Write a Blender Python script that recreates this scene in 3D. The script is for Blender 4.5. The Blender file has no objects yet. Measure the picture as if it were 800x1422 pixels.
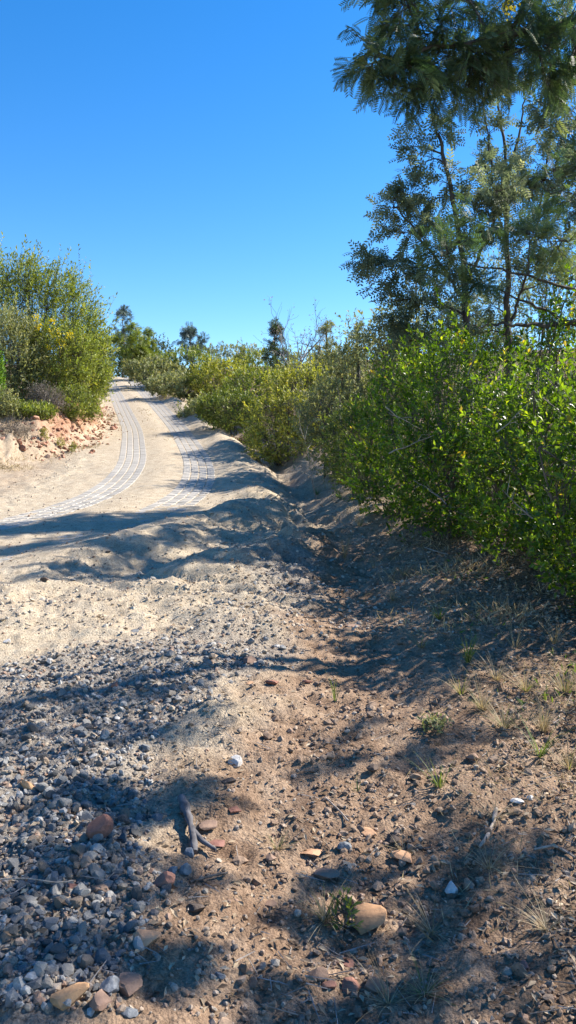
import bpy, math
import numpy as np
from mathutils import Vector, Matrix

# ------------------------------------------------------------------ camera, sky, sun, exposure
scene = bpy.context.scene
C = bpy.context.collection
EYE, PITCH, FPX = 1.6, math.radians(3.8), 1075.0
cam_d = bpy.data.cameras.new('camera'); cam = bpy.data.objects.new('camera', cam_d); C.objects.link(cam)
cam_d.sensor_fit = 'HORIZONTAL'; cam_d.sensor_width = 36; cam_d.lens = 36 * FPX / 800
cam_d.clip_end = 3000; cam_d.clip_start = 0.05
cam.location = (0, 0, EYE); cam.rotation_euler = (math.pi / 2 - PITCH, 0, 0)
scene.camera = cam

SUN_AZ, SUN_EL = math.radians(66), math.radians(40)     # azimuth from +Y towards +X
SUN = np.array([math.sin(SUN_AZ) * math.cos(SUN_EL), math.cos(SUN_AZ) * math.cos(SUN_EL), math.sin(SUN_EL)])
w = bpy.data.worlds.new('World'); scene.world = w; w.use_nodes = True
nt = w.node_tree; nt.nodes.clear()
sky = nt.nodes.new('ShaderNodeTexSky'); sky.sky_type = 'NISHITA'; sky.sun_disc = False
sky.sun_elevation = SUN_EL; sky.sun_rotation = SUN_AZ
sky.altitude = 200; sky.air_density = 1.0; sky.dust_density = 0.08; sky.ozone_density = 2.2
hs = nt.nodes.new('ShaderNodeHueSaturation'); hs.inputs['Saturation'].default_value = 1.40; hs.inputs['Hue'].default_value = .505
bg = nt.nodes.new('ShaderNodeBackground'); bg.inputs['Strength'].default_value = 0.098
wo = nt.nodes.new('ShaderNodeOutputWorld')
nt.links.new(sky.outputs[0], hs.inputs['Color']); nt.links.new(hs.outputs[0], bg.inputs[0]); nt.links.new(bg.outputs[0], wo.inputs[0])
sun_d = bpy.data.lights.new('sun', 'SUN'); sun_d.energy = 5.0; sun_d.angle = math.radians(0.53); sun_d.color = (1.0, 0.925, 0.82)
sun = bpy.data.objects.new('sun', sun_d); C.objects.link(sun)
sun.rotation_euler = Vector(SUN).to_track_quat('Z', 'Y').to_euler(); sun.location = (20, 10, 20)
scene.view_settings.view_transform = 'Standard'; scene.view_settings.look = 'None'
scene.view_settings.gamma = 1; scene.view_settings.exposure = 1.32
scene.render.engine = 'CYCLES'
cy = scene.cycles; cy.max_bounces = 6; cy.diffuse_bounces = 3; cy.glossy_bounces = 2; cy.transmission_bounces = 4; cy.use_denoising = True

# ------------------------------------------------------------------ helpers
R = np.random.default_rng(7)
def nrm(v): return v / np.maximum(np.linalg.norm(v, axis=-1, keepdims=True), 1e-9)
def sst(a, b, x):
    t = np.clip((x - a) / (b - a), 0, 1); return t * t * (3 - 2 * t)
def hash2(ix, iy, seed):
    h = (ix.astype(np.int64) * 374761393 + iy.astype(np.int64) * 668265263 + seed * 974634777) & 0xffffffff
    h = ((h ^ (h >> 13)) * 1274126177) & 0xffffffff
    return ((h ^ (h >> 16)) & 0xffff) / 65535.0
def noise(x, y, seed=0):                                  # gradient noise, about -0.7..0.7
    ix = np.floor(x); iy = np.floor(y); fx = x - ix; fy = y - iy
    u = fx * fx * fx * (fx * (fx * 6 - 15) + 10); v = fy * fy * fy * (fy * (fy * 6 - 15) + 10)
    def g(a, b):
        t = hash2(ix + a, iy + b, seed) * 6.2832
        return np.cos(t) * (fx - a) + np.sin(t) * (fy - b)
    n0 = g(0, 0) * (1 - u) + g(1, 0) * u; n1 = g(0, 1) * (1 - u) + g(1, 1) * u
    return n0 * (1 - v) + n1 * v
def smooth_interp(xs, ys, sig):
    g = np.arange(-40, 500, 0.25); v = np.interp(g, xs, ys)
    # linear extension at both ends
    v = np.where(g < xs[0], ys[0] + (g - xs[0]) * (ys[1] - ys[0]) / (xs[1] - xs[0]), v)
    v = np.where(g > xs[-1], ys[-1] + (g - xs[-1]) * (ys[-1] - ys[-2]) / (xs[-1] - xs[-2]), v)
    n = int(3 * sig / 0.25); k = np.exp(-0.5 * (np.arange(-n, n + 1) * 0.25 / sig) ** 2); k /= k.sum()
    s = np.convolve(np.pad(v, n, mode='edge'), k, 'valid'); s[:n] = v[:n]; s[-n:] = v[-n:]
    return lambda q: np.interp(q, g, s)

# ------------------------------------------------------------------ the lie of the land
f_prof = smooth_interp([-10, 0, 8.5, 14, 20, 28, 37, 52, 68, 85, 120, 300], [-.5, 0, .52, .92, 1.6, 2.7, 4.25, 6.6, 8.9, 10.0, 11.2, 16], 1.6)
f_road = smooth_interp([-8, 3, 5.5, 8.8, 12, 15, 19.5, 28, 37, 52, 68, 85, 110], [-15, -7.4, -5.6, -3.8, -2.75, -2.55, -3.05, -4.75, -7.1, -10.9, -15, -24, -44], 1.5)
f_ditch = smooth_interp([-10, 2, 4.5, 7, 10, 14, 20, 26, 34, 50, 70, 100], [.2, .3, .5, .72, .75, .45, -.25, -1.25, -3.4, -7.6, -12, -30], 1.2)
f_bank = smooth_interp([-10, 9, 14, 18, 21, 24, 32, 45, 80], [.1, .12, .2, .35, .65, .95, .85, .6, .5], 1.2)
f_bo = smooth_interp([-10, 12, 17, 20, 22.5, 25, 28, 40, 80], [6.5, 5.6, 4.4, 3.3, 2.5, 2.05, 1.75, 1.7, 2.0], 1.0)
f_dd = smooth_interp([-10, 3, 6, 9, 14, 24, 40, 60], [.03, .05, .08, .13, .28, .4, .35, .1], 1.2)
def offs(x, y):
    e = 0.25; sl = (f_road(y + e) - f_road(y - e)) / (2 * e)
    return (x - f_road(y)) / np.sqrt(1 + sl * sl)
CH0, CH1 = np.array([-1.75, 7.7]), np.array([0.5, 12.2])   # water channel crossing the shoulder
def height(x, y, fine=True):
    x = np.asarray(x, float); y = np.asarray(y, float)
    s = offs(x, y); t = x - f_ditch(y); far = sst(8, 30, y)
    z = f_prof(y)
    nz1 = noise(x * .9, y * .9, 3); nz2 = noise(x * .35, y * .35, 5)
    z = z + f_bank(y) * sst(.2 * nz1, 1.0 + .4 * nz1, -s - f_bo(y)) + .10 * np.clip(-s - f_bo(y) - 1.0, 0, 25)
    z = z + .05 * np.exp(-(s / .45) ** 2) * sst(9, 12, y)             # middle hump between the wheel tracks
    z = z - f_dd(y) * np.exp(-(t / (.42 + .18 * nz1)) ** 2)
    z = z + (.04 + .16 * far) * np.exp(-((t + 1.1) / .45) ** 2) * (1 + 1.2 * nz1)
    z = z + (.12 + .33 * far) * sst(.35, 1.9, t + .5 * nz1) + .06 * np.clip(t - 1.5, 0, 40)
    z = z + .05 * sst(-.3, -1.1, t) * (1 - sst(6, 9, y))              # gravel spill a little proud
    d = CH1 - CH0; L = np.hypot(*d); d = d / L
    a = (x - CH0[0]) * d[0] + (y - CH0[1]) * d[1]; b = (x - CH0[0]) * d[1] - (y - CH0[1]) * d[0]
    b = b + .25 * noise(x * .7, y * .7, 9)
    win = sst(-1.0, .8, a) * (1 - sst(L - .6, L + .6, a))
    z = z + win * (-.13 * np.exp(-(b / .42) ** 2) + .14 * np.exp(-((b - .95) / .48) ** 2) + .17 * np.exp(-((b + .9) / .5) ** 2))
    road = 1 - sst(1.3, 2.0, np.abs(s))
    rough = (1 - .8 * road)
    z = z + rough * (.10 * nz2 + .05 * nz1) * sst(0, 3, np.abs(s))
    # eroded lumps along the ditch
    z = z + rough * .16 * noise(x * 1.3 + 3, y * .8, 11) * np.exp(-((t + .2) / .9) ** 2) * sst(9, 14, y)
    rill = np.abs(noise(y * 1.7 + .6 * x, x * .6 + .5 * nz1, 15)); zone = 1.25 * rough * sst(5.5, 7.5, y) * (1 - sst(22, 30, y)) * np.exp(-((t + .7) / 1.3) ** 2)
    z = z - zone * .13 * np.clip(.16 - rill, 0, 1) / .16 + zone * .05 * np.abs(noise(x * 3.3, y * 3.3, 16))
    bank = sst(-.2, .4, -s - f_bo(y)) * (1 - sst(1.8, 2.8, -s - f_bo(y))) * sst(10, 14, y)
    z = z + bank * (.42 * np.abs(noise(x * 1.9, y * 1.9, 13)) + .26 * np.abs(noise(x * 4.5, y * 4.5, 14)))
    if fine:
        near = 1 - sst(16, 30, y)
        q = rough * .93 + .07
        z = z + q * near * (.050 * noise(x * 2.7, y * 2.7, 17) + .034 * noise(x * 6.1, y * 6.1, 19) + .020 * noise(x * 13.7, y * 13.7, 23))
        nn = 1 - sst(6, 12, y)
        z = z + nn * q * (.012 * noise(x * 29, y * 29, 29) + .007 * noise(x * 57, y * 57, 31))
    return z
def hz(x, y): return float(height(np.array([x]), np.array([y]))[0])
cp, sp_ = math.cos(PITCH), math.sin(PITCH)
def ray(px, py):
    u = (px - 400) / FPX; v = (711 - py) / FPX
    return np.array([u, cp + v * sp_, v * cp - sp_])
def at(px, py, d):                                          # a place sighted at a bearing, d metres ahead
    r = ray(px, py); k = d / r[1]; return np.array([0, 0, EYE]) + r * k
def pix(p):                                                 # the bearing under which the camera sees a place
    y = p[1] * cp - (p[2] - EYE) * sp_; z = p[1] * sp_ + (p[2] - EYE) * cp; return 400 + FPX * p[0] / y, 711 - FPX * z / y
SUNNY = [(-60, 430, 795, 912), (330, 590, 925, 1000), (380, 470, 1000, 1050), (170, 340, 1225, 1335), (430, 600, 1090, 1190), (690, 800, 1050, 1170), (700, 800, 1230, 1330), (330, 420, 1300, 1350), (300, 420, 1090, 1230)]
def sunlit(c):                                              # would foliage here shade ground that lies in the sun?
    c = np.asarray(c, float); g = c.copy(); z = 0.
    for _ in range(4): g = c - SUN / SUN[2] * (c[2] - z); z = hz(g[0], g[1])
    if g[1] < 1.5: return False
    q = pix(np.array([g[0], g[1], z])); return any(a <= q[0] <= b and u <= q[1] <= v for a, b, u, v in SUNNY)
_t = np.concatenate([np.arange(1.2, 12, .01), np.arange(12, 90, .05)])
def G(px, py):                                              # where that bearing meets the ground
    r = ray(px, py); r = r / r[1]
    X = r[0] * _t; Z = EYE + r[2] * _t; h = height(X, _t, False)
    i = np.argmax(Z < h)
    if Z[i] >= h[i]: i = len(_t) - 1
    return np.array([X[i], _t[i], hz(X[i], _t[i])])

# ------------------------------------------------------------------ mesh building
def link(o, parent=None):
    C.objects.link(o)
    if parent is not None: o.parent = parent
    return o
def make_mesh(name, V, F, mat, smooth=False, face_attr=None, pt_attr=None):
    me = bpy.data.meshes.new(name)
    V = np.asarray(V, np.float32)
    Fl = F if isinstance(F, list) else [F]
    Fl = [np.asarray(f, np.int32) for f in Fl if len(f)]
    idx = np.concatenate([f.ravel() for f in Fl]); cnt = np.concatenate([np.full(len(f), f.shape[1], np.int32) for f in Fl])
    me.vertices.add(len(V)); me.vertices.foreach_set('co', V.ravel())
    me.loops.add(len(idx)); me.loops.foreach_set('vertex_index', idx)
    me.polygons.add(len(cnt)); me.polygons.foreach_set('loop_start', np.concatenate([[0], np.cumsum(cnt)[:-1]]).astype(np.int32))
    me.polygons.foreach_set('use_smooth', np.full(len(cnt), smooth, bool))
    for n, a in (face_attr or {}).items():
        at_ = me.attributes.new(n, 'FLOAT', 'FACE'); at_.data.foreach_set('value', np.asarray(a, np.float32))
    for n, a in (pt_attr or {}).items():
        at_ = me.attributes.new(n, 'FLOAT', 'POINT'); at_.data.foreach_set('value', np.asarray(a, np.float32))
    me.materials.append(mat); me.update(calc_edges=True); me.validate()
    return me
def mesh_obj(name, V, F, mat, parent=None, **k):
    o = bpy.data.objects.new(name, make_mesh(name, V, F, mat, **k)); return link(o, parent)
def tag(o, label, cat, group=None, kind=None):
    if label: o['label'] = label
    if cat: o['category'] = cat
    if group: o['group'] = group
    if kind: o['kind'] = kind
    return o
def empty(name, loc):
    o = bpy.data.objects.new(name, None); o.location = Vector(loc); o.empty_display_size = .2; return link(o)
class MB:                                                   # collects pieces of one mesh
    def __init__(s): s.V = []; s.F = {}; s.A = {}; s.n = 0
    def add(s, V, F, a=None):
        F = np.asarray(F, np.int64); k = F.shape[1]
        s.V.append(np.asarray(V)); s.F.setdefault(k, []).append(F + s.n); s.n += len(V)
        s.A.setdefault(k, []).append(np.zeros(len(F)) if a is None else np.broadcast_to(np.asarray(a, float), (len(F),)))
    def build(s, name, mat, parent=None, origin=None, smooth=False):
        V = np.concatenate(s.V)
        if origin is not None: V = V - np.asarray(origin)
        ks = sorted(s.F)
        return mesh_obj(name, V, [np.concatenate(s.F[k]) for k in ks], mat, parent, smooth=smooth,
                        face_attr={'rnd': np.concatenate([np.concatenate(s.A[k]) for k in ks])})
def tube(mb, P, rad, sides=6, a=0.):
    P = np.asarray(P, float); n = len(P); rad = np.broadcast_to(np.asarray(rad, float), (n,))
    T = nrm(np.gradient(P, axis=0)); ref = np.array([0.3, .2, 1.]) if abs(T[0][2]) < .8 else np.array([1., .3, 0])
    V = []
    for i in range(n):
        u = np.cross(T[i], ref); u /= np.linalg.norm(u); v = np.cross(T[i], u)
        th = np.arange(sides) * 2 * np.pi / sides
        V.append(P[i] + rad[i] * (np.cos(th)[:, None] * u + np.sin(th)[:, None] * v))
    V = np.concatenate(V); j = np.arange(sides); j2 = (j + 1) % sides
    F = np.concatenate([np.stack([i * sides + j, i * sides + j2, (i + 1) * sides + j2, (i + 1) * sides + j], 1) for i in range(n - 1)])
    mb.add(V, F, a)
    mb.add(P[[-1]] + T[-1] * rad[-1] * .5, np.zeros((0, 4)))
    mb.add(V[-sides:], np.array([[0, k, k + 1] for k in range(1, sides - 1)]), a)
def sticks(mb, p0, p1, r0, r1, a=0.):                       # many straight three-sided twigs at once
    n = len(p0)
    if n == 0: return
    d = nrm(p1 - p0); ref = np.where(np.abs(d[:, 2:3]) < .8, [[0, 0, 1.]], [[1., 0, 0]])
    u = nrm(np.cross(d, ref)); v = np.cross(d, u)
    V = np.empty((n, 6, 3))
    for k in range(3):
        c, s = math.cos(k * 2.0944), math.sin(k * 2.0944)
        V[:, k] = p0 + np.reshape(r0, (-1, 1)) * (c * u + s * v); V[:, 3 + k] = p1 + np.reshape(r1, (-1, 1)) * (c * u + s * v)
    f = np.array([[0, 1, 4, 3], [1, 2, 5, 4], [2, 0, 3, 5]])
    F = (f[None] + (np.arange(n) * 6)[:, None, None]).reshape(-1, 4)
    mb.add(V.reshape(-1, 3), F, a)
def scatter(mb, T, pos, ax, up, scale, rnd):                # leaf template T=(verts, faces): y along ax, z near up
    tv, tf = T; n = len(pos)
    Y = nrm(ax); X = nrm(np.cross(Y, up)); Z = np.cross(X, Y)
    s = np.reshape(scale, (-1, 1, 1))
    V = pos[:, None, :] + s * (tv[None, :, 0:1] * X[:, None] + tv[None, :, 1:2] * Y[:, None] + tv[None, :, 2:3] * Z[:, None])
    F = (tf[None] + (np.arange(n) * len(tv))[:, None, None]).reshape(-1, tf.shape[1])
    mb.add(V.reshape(-1, 3), F, np.repeat(rnd, len(tf)))
# leaf shapes
def t_broad(wd=.5):                                         # folded obovate leaf, two quads
    return (np.array([[0, 0, 0], [-wd * .42, .55, .07], [-wd * .30, .85, .03], [0, 1, -.06], [wd * .30, .85, .03], [wd * .42, .55, .07], [0, .55, 0]]) * 1.0,
            np.array([[0, 6, 2, 1], [6, 3, 2, 2], [0, 5, 4, 6], [6, 4, 3, 3]])[[0, 2]])
def T_leaf(wd):
    v = np.array([[0, 0, 0], [-wd / 2, .55, .08], [0, 1, -.05], [wd / 2, .55, .08], [0, .5, 0]])
    return v, np.array([[0, 4, 2, 1], [0, 3, 2, 4]])
def T_narrow(wd):
    return np.array([[0, 0, 0], [-wd / 2, .5, .02], [0, 1, -.08], [wd / 2, .5, .02]]), np.array([[0, 3, 2, 1]])
def T_frond(pairs, ln=.42, wd=.07, droop=.22):
    V = []; F = []
    for i in range(pairs):
        y = .12 + .80 * i / (pairs - 1); l = ln * (1 - .45 * abs(i / (pairs - 1) - .35)); z = -droop * y * y
        for sgn in (-1, 1):
            b = np.array([0, y, z]); tip = b + np.array([sgn * l * .80, l * .60, -.10 * l]); mid = (b + tip) / 2 + np.array([0, 0, .02])
            pr = np.array([-sgn * .6, .8, 0]) * wd * .5
            k = len(V); V += [b, mid + pr, tip, mid - pr]; F.append([k, k + 1, k + 2, k + 3])
    k = len(V); V += [[-.012, 0, 0], [.012, 0, 0], [.006, 1, -droop], [-.006, 1, -droop]]; F.append([k, k + 1, k + 2, k + 3])
    return np.array(V, float), np.array(F)

# ------------------------------------------------------------------ materials
def mat_new(name):
    m = bpy.data.materials.new(name); m.use_nodes = True; t = m.node_tree; t.nodes.clear()
    return m, t, t.nodes, t.links
def N(t, typ, **k):
    n = t.nodes.new(typ)
    for a, b in k.items(): setattr(n, a, b)
    return n
def ramp(t, cols, pos=None):
    r = N(t, 'ShaderNodeValToRGB'); e = r.color_ramp.elements
    pos = pos or [i / (len(cols) - 1) for i in range(len(cols))]
    while len(e) < len(cols): e.new(.5)
    for i, (c, p) in enumerate(zip(cols, pos)): e[i].position = p; e[i].color = (*c, 1)
    return r
def leaf_mat(name, cols, pos=None, rough=.5, trans=.35, tcol=(1.25, 1.3, .5), spec=.35):
    m, t, ns, lk = mat_new(name)
    a = N(t, 'ShaderNodeAttribute', attribute_name='rnd'); r = ramp(t, cols, pos); lk.new(a.outputs['Fac'], r.inputs[0])
    nz = N(t, 'ShaderNodeTexNoise'); nz.inputs['Scale'].default_value = 1.7; nz.inputs['Detail'].default_value = 2
    tc = N(t, 'ShaderNodeTexCoord'); lk.new(tc.outputs['Object'], nz.inputs['Vector'])
    h = N(t, 'ShaderNodeHueSaturation'); mr = N(t, 'ShaderNodeMapRange'); mr.inputs[1].default_value = .3; mr.inputs[2].default_value = .7
    mr.inputs[3].default_value = .7; mr.inputs[4].default_value = 1.3
    lk.new(nz.outputs[0], mr.inputs[0]); lk.new(mr.outputs[0], h.inputs['Value']); lk.new(r.outputs[0], h.inputs['Color'])
    p = N(t, 'ShaderNodeBsdfPrincipled'); p.inputs['Roughness'].default_value = rough; p.inputs['Specular IOR Level'].default_value = spec
    lk.new(h.outputs[0], p.inputs['Base Color'])
    tr = N(t, 'ShaderNodeBsdfTranslucent'); mx = N(t, 'ShaderNodeMix', data_type='RGBA', blend_type='MULTIPLY')
    mx.inputs[0].default_value = 1; lk.new(h.outputs[0], mx.inputs[6]); mx.inputs[7].default_value = (*tcol, 1); lk.new(mx.outputs[2], tr.inputs[0])
    ms = N(t, 'ShaderNodeMixShader'); ms.inputs[0].default_value = trans; lk.new(p.outputs[0], ms.inputs[1]); lk.new(tr.outputs[0], ms.inputs[2])
    o = N(t, 'ShaderNodeOutputMaterial'); lk.new(ms.outputs[0], o.inputs[0]); return m
def bark_mat(name, c0, c1, scale=14.):
    m, t, ns, lk = mat_new(name)
    tc = N(t, 'ShaderNodeTexCoord'); mp = N(t, 'ShaderNodeMapping'); mp.inputs['Scale'].default_value = (1, 1, .25); lk.new(tc.outputs['Object'], mp.inputs[0])
    nz = N(t, 'ShaderNodeTexNoise'); nz.inputs['Scale'].default_value = scale; nz.inputs['Detail'].default_value = 5; lk.new(mp.outputs[0], nz.inputs['Vector'])
    r = ramp(t, [c0, c1], [.35, .68]); lk.new(nz.outputs[0], r.inputs[0])
    p = N(t, 'ShaderNodeBsdfPrincipled'); p.inputs['Roughness'].default_value = .85; lk.new(r.outputs[0], p.inputs['Base Color'])
    b = N(t, 'ShaderNodeBump'); b.inputs['Strength'].default_value = .6; b.inputs['Distance'].default_value = .01; lk.new(nz.outputs[0], b.inputs['Height']); lk.new(b.outputs[0], p.inputs['Normal'])
    o = N(t, 'ShaderNodeOutputMaterial'); lk.new(p.outputs[0], o.inputs[0]); return m
def stone_mat(name, cols, attr=None, vein=.35, scale=30., rough=.8):
    m, t, ns, lk = mat_new(name)
    if attr:
        a = N(t, 'ShaderNodeAttribute', attribute_name=attr); src = a.outputs['Fac']
    else:
        a = N(t, 'ShaderNodeObjectInfo'); src = a.outputs['Random']
    r = ramp(t, cols); r.color_ramp.interpolation = 'LINEAR'; lk.new(src, r.inputs[0])
    tc = N(t, 'ShaderNodeTexCoord'); nz = N(t, 'ShaderNodeTexNoise'); nz.inputs['Scale'].default_value = scale; nz.inputs['Detail'].default_value = 6; nz.inputs['Roughness'].default_value = .65
    lk.new(tc.outputs['Object'], nz.inputs['Vector'])
    r2 = ramp(t, [(1 - vein,) * 3, (1, 1, 1), (1 + vein,) * 3], [.3, .5, .72]); lk.new(nz.outputs[0], r2.inputs[0])
    mx = N(t, 'ShaderNodeMix', data_type='RGBA', blend_type='MULTIPLY'); mx.inputs[0].default_value = 1; lk.new(r.outputs[0], mx.inputs[6]); lk.new(r2.outputs[0], mx.inputs[7])
    p = N(t, 'ShaderNodeBsdfPrincipled'); p.inputs['Roughness'].default_value = rough; lk.new(mx.outputs[2], p.inputs['Base Color'])
    b = N(t, 'ShaderNodeBump'); b.inputs['Strength'].default_value = .7; b.inputs['Distance'].default_value = .007; lk.new(nz.outputs[0], b.inputs['Height']); lk.new(b.outputs[0], p.inputs['Normal'])
    o = N(t, 'ShaderNodeOutputMaterial'); lk.new(p.outputs[0], o.inputs[0]); return m

def ground_mat():
    m, t, ns, lk = mat_new('earth')
    geo = N(t, 'ShaderNodeNewGeometry'); P = geo.outputs['Position']
    def nz(scale, det=5, rough=.6):
        n = N(t, 'ShaderNodeTexNoise'); n.inputs['Scale'].default_value = scale; n.inputs['Detail'].default_value = det; n.inputs['Roughness'].default_value = rough
        lk.new(P, n.inputs['Vector']); return n.outputs[0]
    def mix(f, a, b, typ='MIX'):
        x = N(t, 'ShaderNodeMix', data_type='RGBA', blend_type=typ)
        if isinstance(f, float): x.inputs[0].default_value = f
        else: lk.new(f, x.inputs[0])
        for s, q in ((6, a), (7, b)):
            if isinstance(q, tuple): x.inputs[s].default_value = (*q, 1)
            else: lk.new(q, x.inputs[s])
        return x.outputs[2]
    def attr(n): return N(t, 'ShaderNodeAttribute', attribute_name=n).outputs['Fac']
    n_big, n_mid, n_fine, n_grit = nz(.8), nz(6.), nz(38., 6, .7), nz(150., 4, .7)
    def rp(src, cols, pos=None):
        r = ramp(t, cols, pos); lk.new(src, r.inputs[0]); return r.outputs[0]
    sand = rp(n_mid, [(.38, .31, .22), (.46, .385, .28), (.515, .445, .335)], [.3, .5, .7])
    dirt = rp(n_mid, [(.175, .112, .072), (.28, .192, .128), (.375, .275, .192)], [.3, .5, .7])
    red = rp(n_mid, [(.28, .125, .075), (.36, .185, .112), (.42, .27, .185)], [.3, .5, .7])
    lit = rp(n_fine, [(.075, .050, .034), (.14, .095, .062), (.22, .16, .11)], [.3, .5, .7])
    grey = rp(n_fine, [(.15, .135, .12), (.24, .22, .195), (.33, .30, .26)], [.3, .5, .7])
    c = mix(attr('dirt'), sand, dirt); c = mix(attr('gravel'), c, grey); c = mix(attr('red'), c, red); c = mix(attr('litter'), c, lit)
    sp = rp(n_fine, [(.55, .53, .52), (1, 1, 1), (1.18, 1.17, 1.14)], [.28, .5, .74]); c = mix(1.0, c, sp, 'MULTIPLY')
    sp2 = rp(n_grit, [(.6, .58, .57), (1, 1, 1), (1.25, 1.24, 1.22)], [.30, .5, .72]); c = mix(1.0, c, sp2, 'MULTIPLY')
    # scattered single grains
    vo = N(t, 'ShaderNodeTexVoronoi'); vo.inputs['Scale'].default_value = 85.; lk.new(P, vo.inputs['Vector'])
    gr = N(t, 'ShaderNodeSeparateColor'); lk.new(vo.outputs['Color'], gr.inputs[0])
    gcol = rp(gr.outputs[1], [(.62, .58, .55), (1, 1, 1), (1.15, 1.12, 1.08)], [0, .5, 1]); c = mix(.55, c, mix(1.0, c, gcol, 'MULTIPLY'))
    p = N(t, 'ShaderNodeBsdfPrincipled'); p.inputs['Roughness'].default_value = .95; p.inputs['Specular IOR Level'].default_value = .15; lk.new(c, p.inputs['Base Color'])
    def bump(h, dist, st, prev=None):
        b = N(t, 'ShaderNodeBump'); b.inputs['Distance'].default_value = dist; b.inputs['Strength'].default_value = st; lk.new(h, b.inputs['Height'])
        if prev: lk.new(prev, b.inputs['Normal'])
        return b.outputs[0]
    b = bump(n_fine, .022, .8); b = bump(n_grit, .006, .8, b)
    iv = N(t, 'ShaderNodeMath', operation='MULTIPLY'); iv.inputs[1].default_value = -1; lk.new(vo.outputs['Distance'], iv.inputs[0])
    b = bump(iv.outputs[0], .008, .7, b); lk.new(b, p.inputs['Normal'])
    o = N(t, 'ShaderNodeOutputMaterial'); lk.new(p.outputs[0], o.inputs[0]); return m

M = {}
M['ground'] = ground_mat()
M['wattle'] = leaf_mat('wattle_leaf', [(0.041, 0.081, 0.044), (0.086, 0.134, 0.064), (0.162, 0.206, 0.094), (0.266, 0.286, 0.119)], [0, .45, .85, 1], .55, .30, (1.1, 1.25, .55))
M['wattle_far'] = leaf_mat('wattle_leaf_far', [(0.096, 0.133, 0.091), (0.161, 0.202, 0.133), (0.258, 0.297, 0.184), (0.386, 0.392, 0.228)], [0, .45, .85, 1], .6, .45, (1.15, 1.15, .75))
M['pod'] = leaf_mat('seed_pod', [(.035, .020, .014), (.075, .042, .026)], None, .8, .1)
M['glossy'] = leaf_mat('glossy_leaf', [(0.052, 0.11, 0.013), (0.099, 0.179, 0.022), (0.179, 0.274, 0.03), (0.358, 0.426, 0.049), (0.34, 0.27, 0.08)], [0, .42, .80, .975, 1], .36, .55, (1.6, 1.5, .30), .45)
M['fynbos'] = leaf_mat('needle_leaf', [(0.127, 0.161, 0.032), (0.218, 0.266, 0.051), (0.309, 0.35, 0.068), (0.437, 0.417, 0.091)], [0, .45, .85, 1], .6, .35, (1.2, 1.2, .5))
M['grey_green'] = leaf_mat('grey_green_leaf', [(0.161, 0.18, 0.076), (0.253, 0.27, 0.117), (0.358, 0.35, 0.158), (0.471, 0.422, 0.191)], [0, .45, .85, 1], .6, .3, (1.15, 1.15, .6))
M['yellow_green'] = leaf_mat('yellow_green_leaf', [(0.168, 0.19, 0.033), (0.285, 0.302, 0.054), (0.419, 0.406, 0.081), (0.554, 0.476, 0.108)], [0, .4, .85, 1], .55, .35, (1.2, 1.2, .45))
M['mid_green'] = leaf_mat('mid_green_leaf', [(0.098, 0.136, 0.029), (0.184, 0.223, 0.046), (0.281, 0.309, 0.065), (0.389, 0.367, 0.085)], [0, .45, .85, 1], .5, .35, (1.2, 1.25, .45))
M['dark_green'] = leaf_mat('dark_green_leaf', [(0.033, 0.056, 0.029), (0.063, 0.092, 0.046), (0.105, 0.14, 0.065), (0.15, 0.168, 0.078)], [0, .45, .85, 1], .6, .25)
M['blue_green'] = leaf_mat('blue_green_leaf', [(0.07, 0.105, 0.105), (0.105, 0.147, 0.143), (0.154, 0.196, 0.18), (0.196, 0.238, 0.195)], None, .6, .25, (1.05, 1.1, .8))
M['bright'] = leaf_mat('bright_leaf', [(.08, .16, .02), (.13, .24, .03), (.20, .32, .05)], None, .45, .4, (1.3, 1.35, .4))
M['yellow_flower'] = leaf_mat('yellow_flower', [(0.605, 0.462, 0.012), (0.8, 0.66, 0.024)], None, .6, .3, (1.1, 1.05, .4))
M['dry_leaf'] = leaf_mat('dry_leaf', [(.10, .065, .04), (.20, .14, .09), (.33, .25, .16), (.45, .36, .25)], None, .8, .15, (1.1, 1, .8))
M['dry_twig_leaf'] = leaf_mat('dry_twig_leaf', [(.13, .105, .085), (.20, .165, .13), (.27, .225, .175)], None, .8, .15, (1.1, 1, .8))
M['dry_grass'] = leaf_mat('dry_grass', [(.22, .17, .09), (.36, .28, .16), (.50, .41, .26)], None, .7, .3, (1.1, 1.05, .8))
M['green_grass'] = leaf_mat('green_grass', [(.07, .12, .025), (.12, .18, .04), (.22, .24, .07)], None, .6, .35)
M['bark'] = bark_mat('wattle_bark', (.030, .024, .020), (.095, .080, .066))
M['twig'] = bark_mat('shrub_bark', (.055, .045, .036), (.16, .135, .11), 30)
M['grey_twig'] = bark_mat('grey_dead_wood', (.13, .115, .105), (.30, .27, .24), 30)
M['driftwood'] = bark_mat('weathered_wood', (.045, .043, .046), (.15, .142, .145), 26)
M['pale_stick'] = bark_mat('pale_stick', (.22, .17, .13), (.42, .35, .28), 40)
GREY = [(.055, .058, .062), (.12, .125, .13), (.19, .19, .185), (.26, .25, .235), (.16, .135, .105), (.38, .365, .335), (.13, .135, .14), (.25, .20, .15), (.09, .095, .10)]
GCL = [('dark grey', [(.062, .062, .06), (.09, .088, .084)]), ('blue-grey', [(.13, .135, .138), (.17, .172, .172)]), ('mid grey', [(.19, .183, .17), (.245, .235, .215)]), ('pale grey', [(.30, .285, .255), (.38, .36, .325)]), ('brownish', [(.18, .135, .095), (.26, .195, .14)])]
for n_, c_ in GCL: M['gravel ' + n_] = stone_mat('gravel_' + n_.replace(' ', '_').replace('-', '_'), c_, None, .5, 55)
M['gravel'] = stone_mat('gravel_mix', GREY + [(.24, .15, .10), (.34, .28, .2)], 'rnd', .4, 60)
M['grit'] = stone_mat('grit_mix', [(.10, .08, .065), (.20, .16, .125), (.30, .22, .155), (.26, .15, .095), (.36, .30, .23), (.15, .135, .12)], 'rnd', .3, 80)
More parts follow.
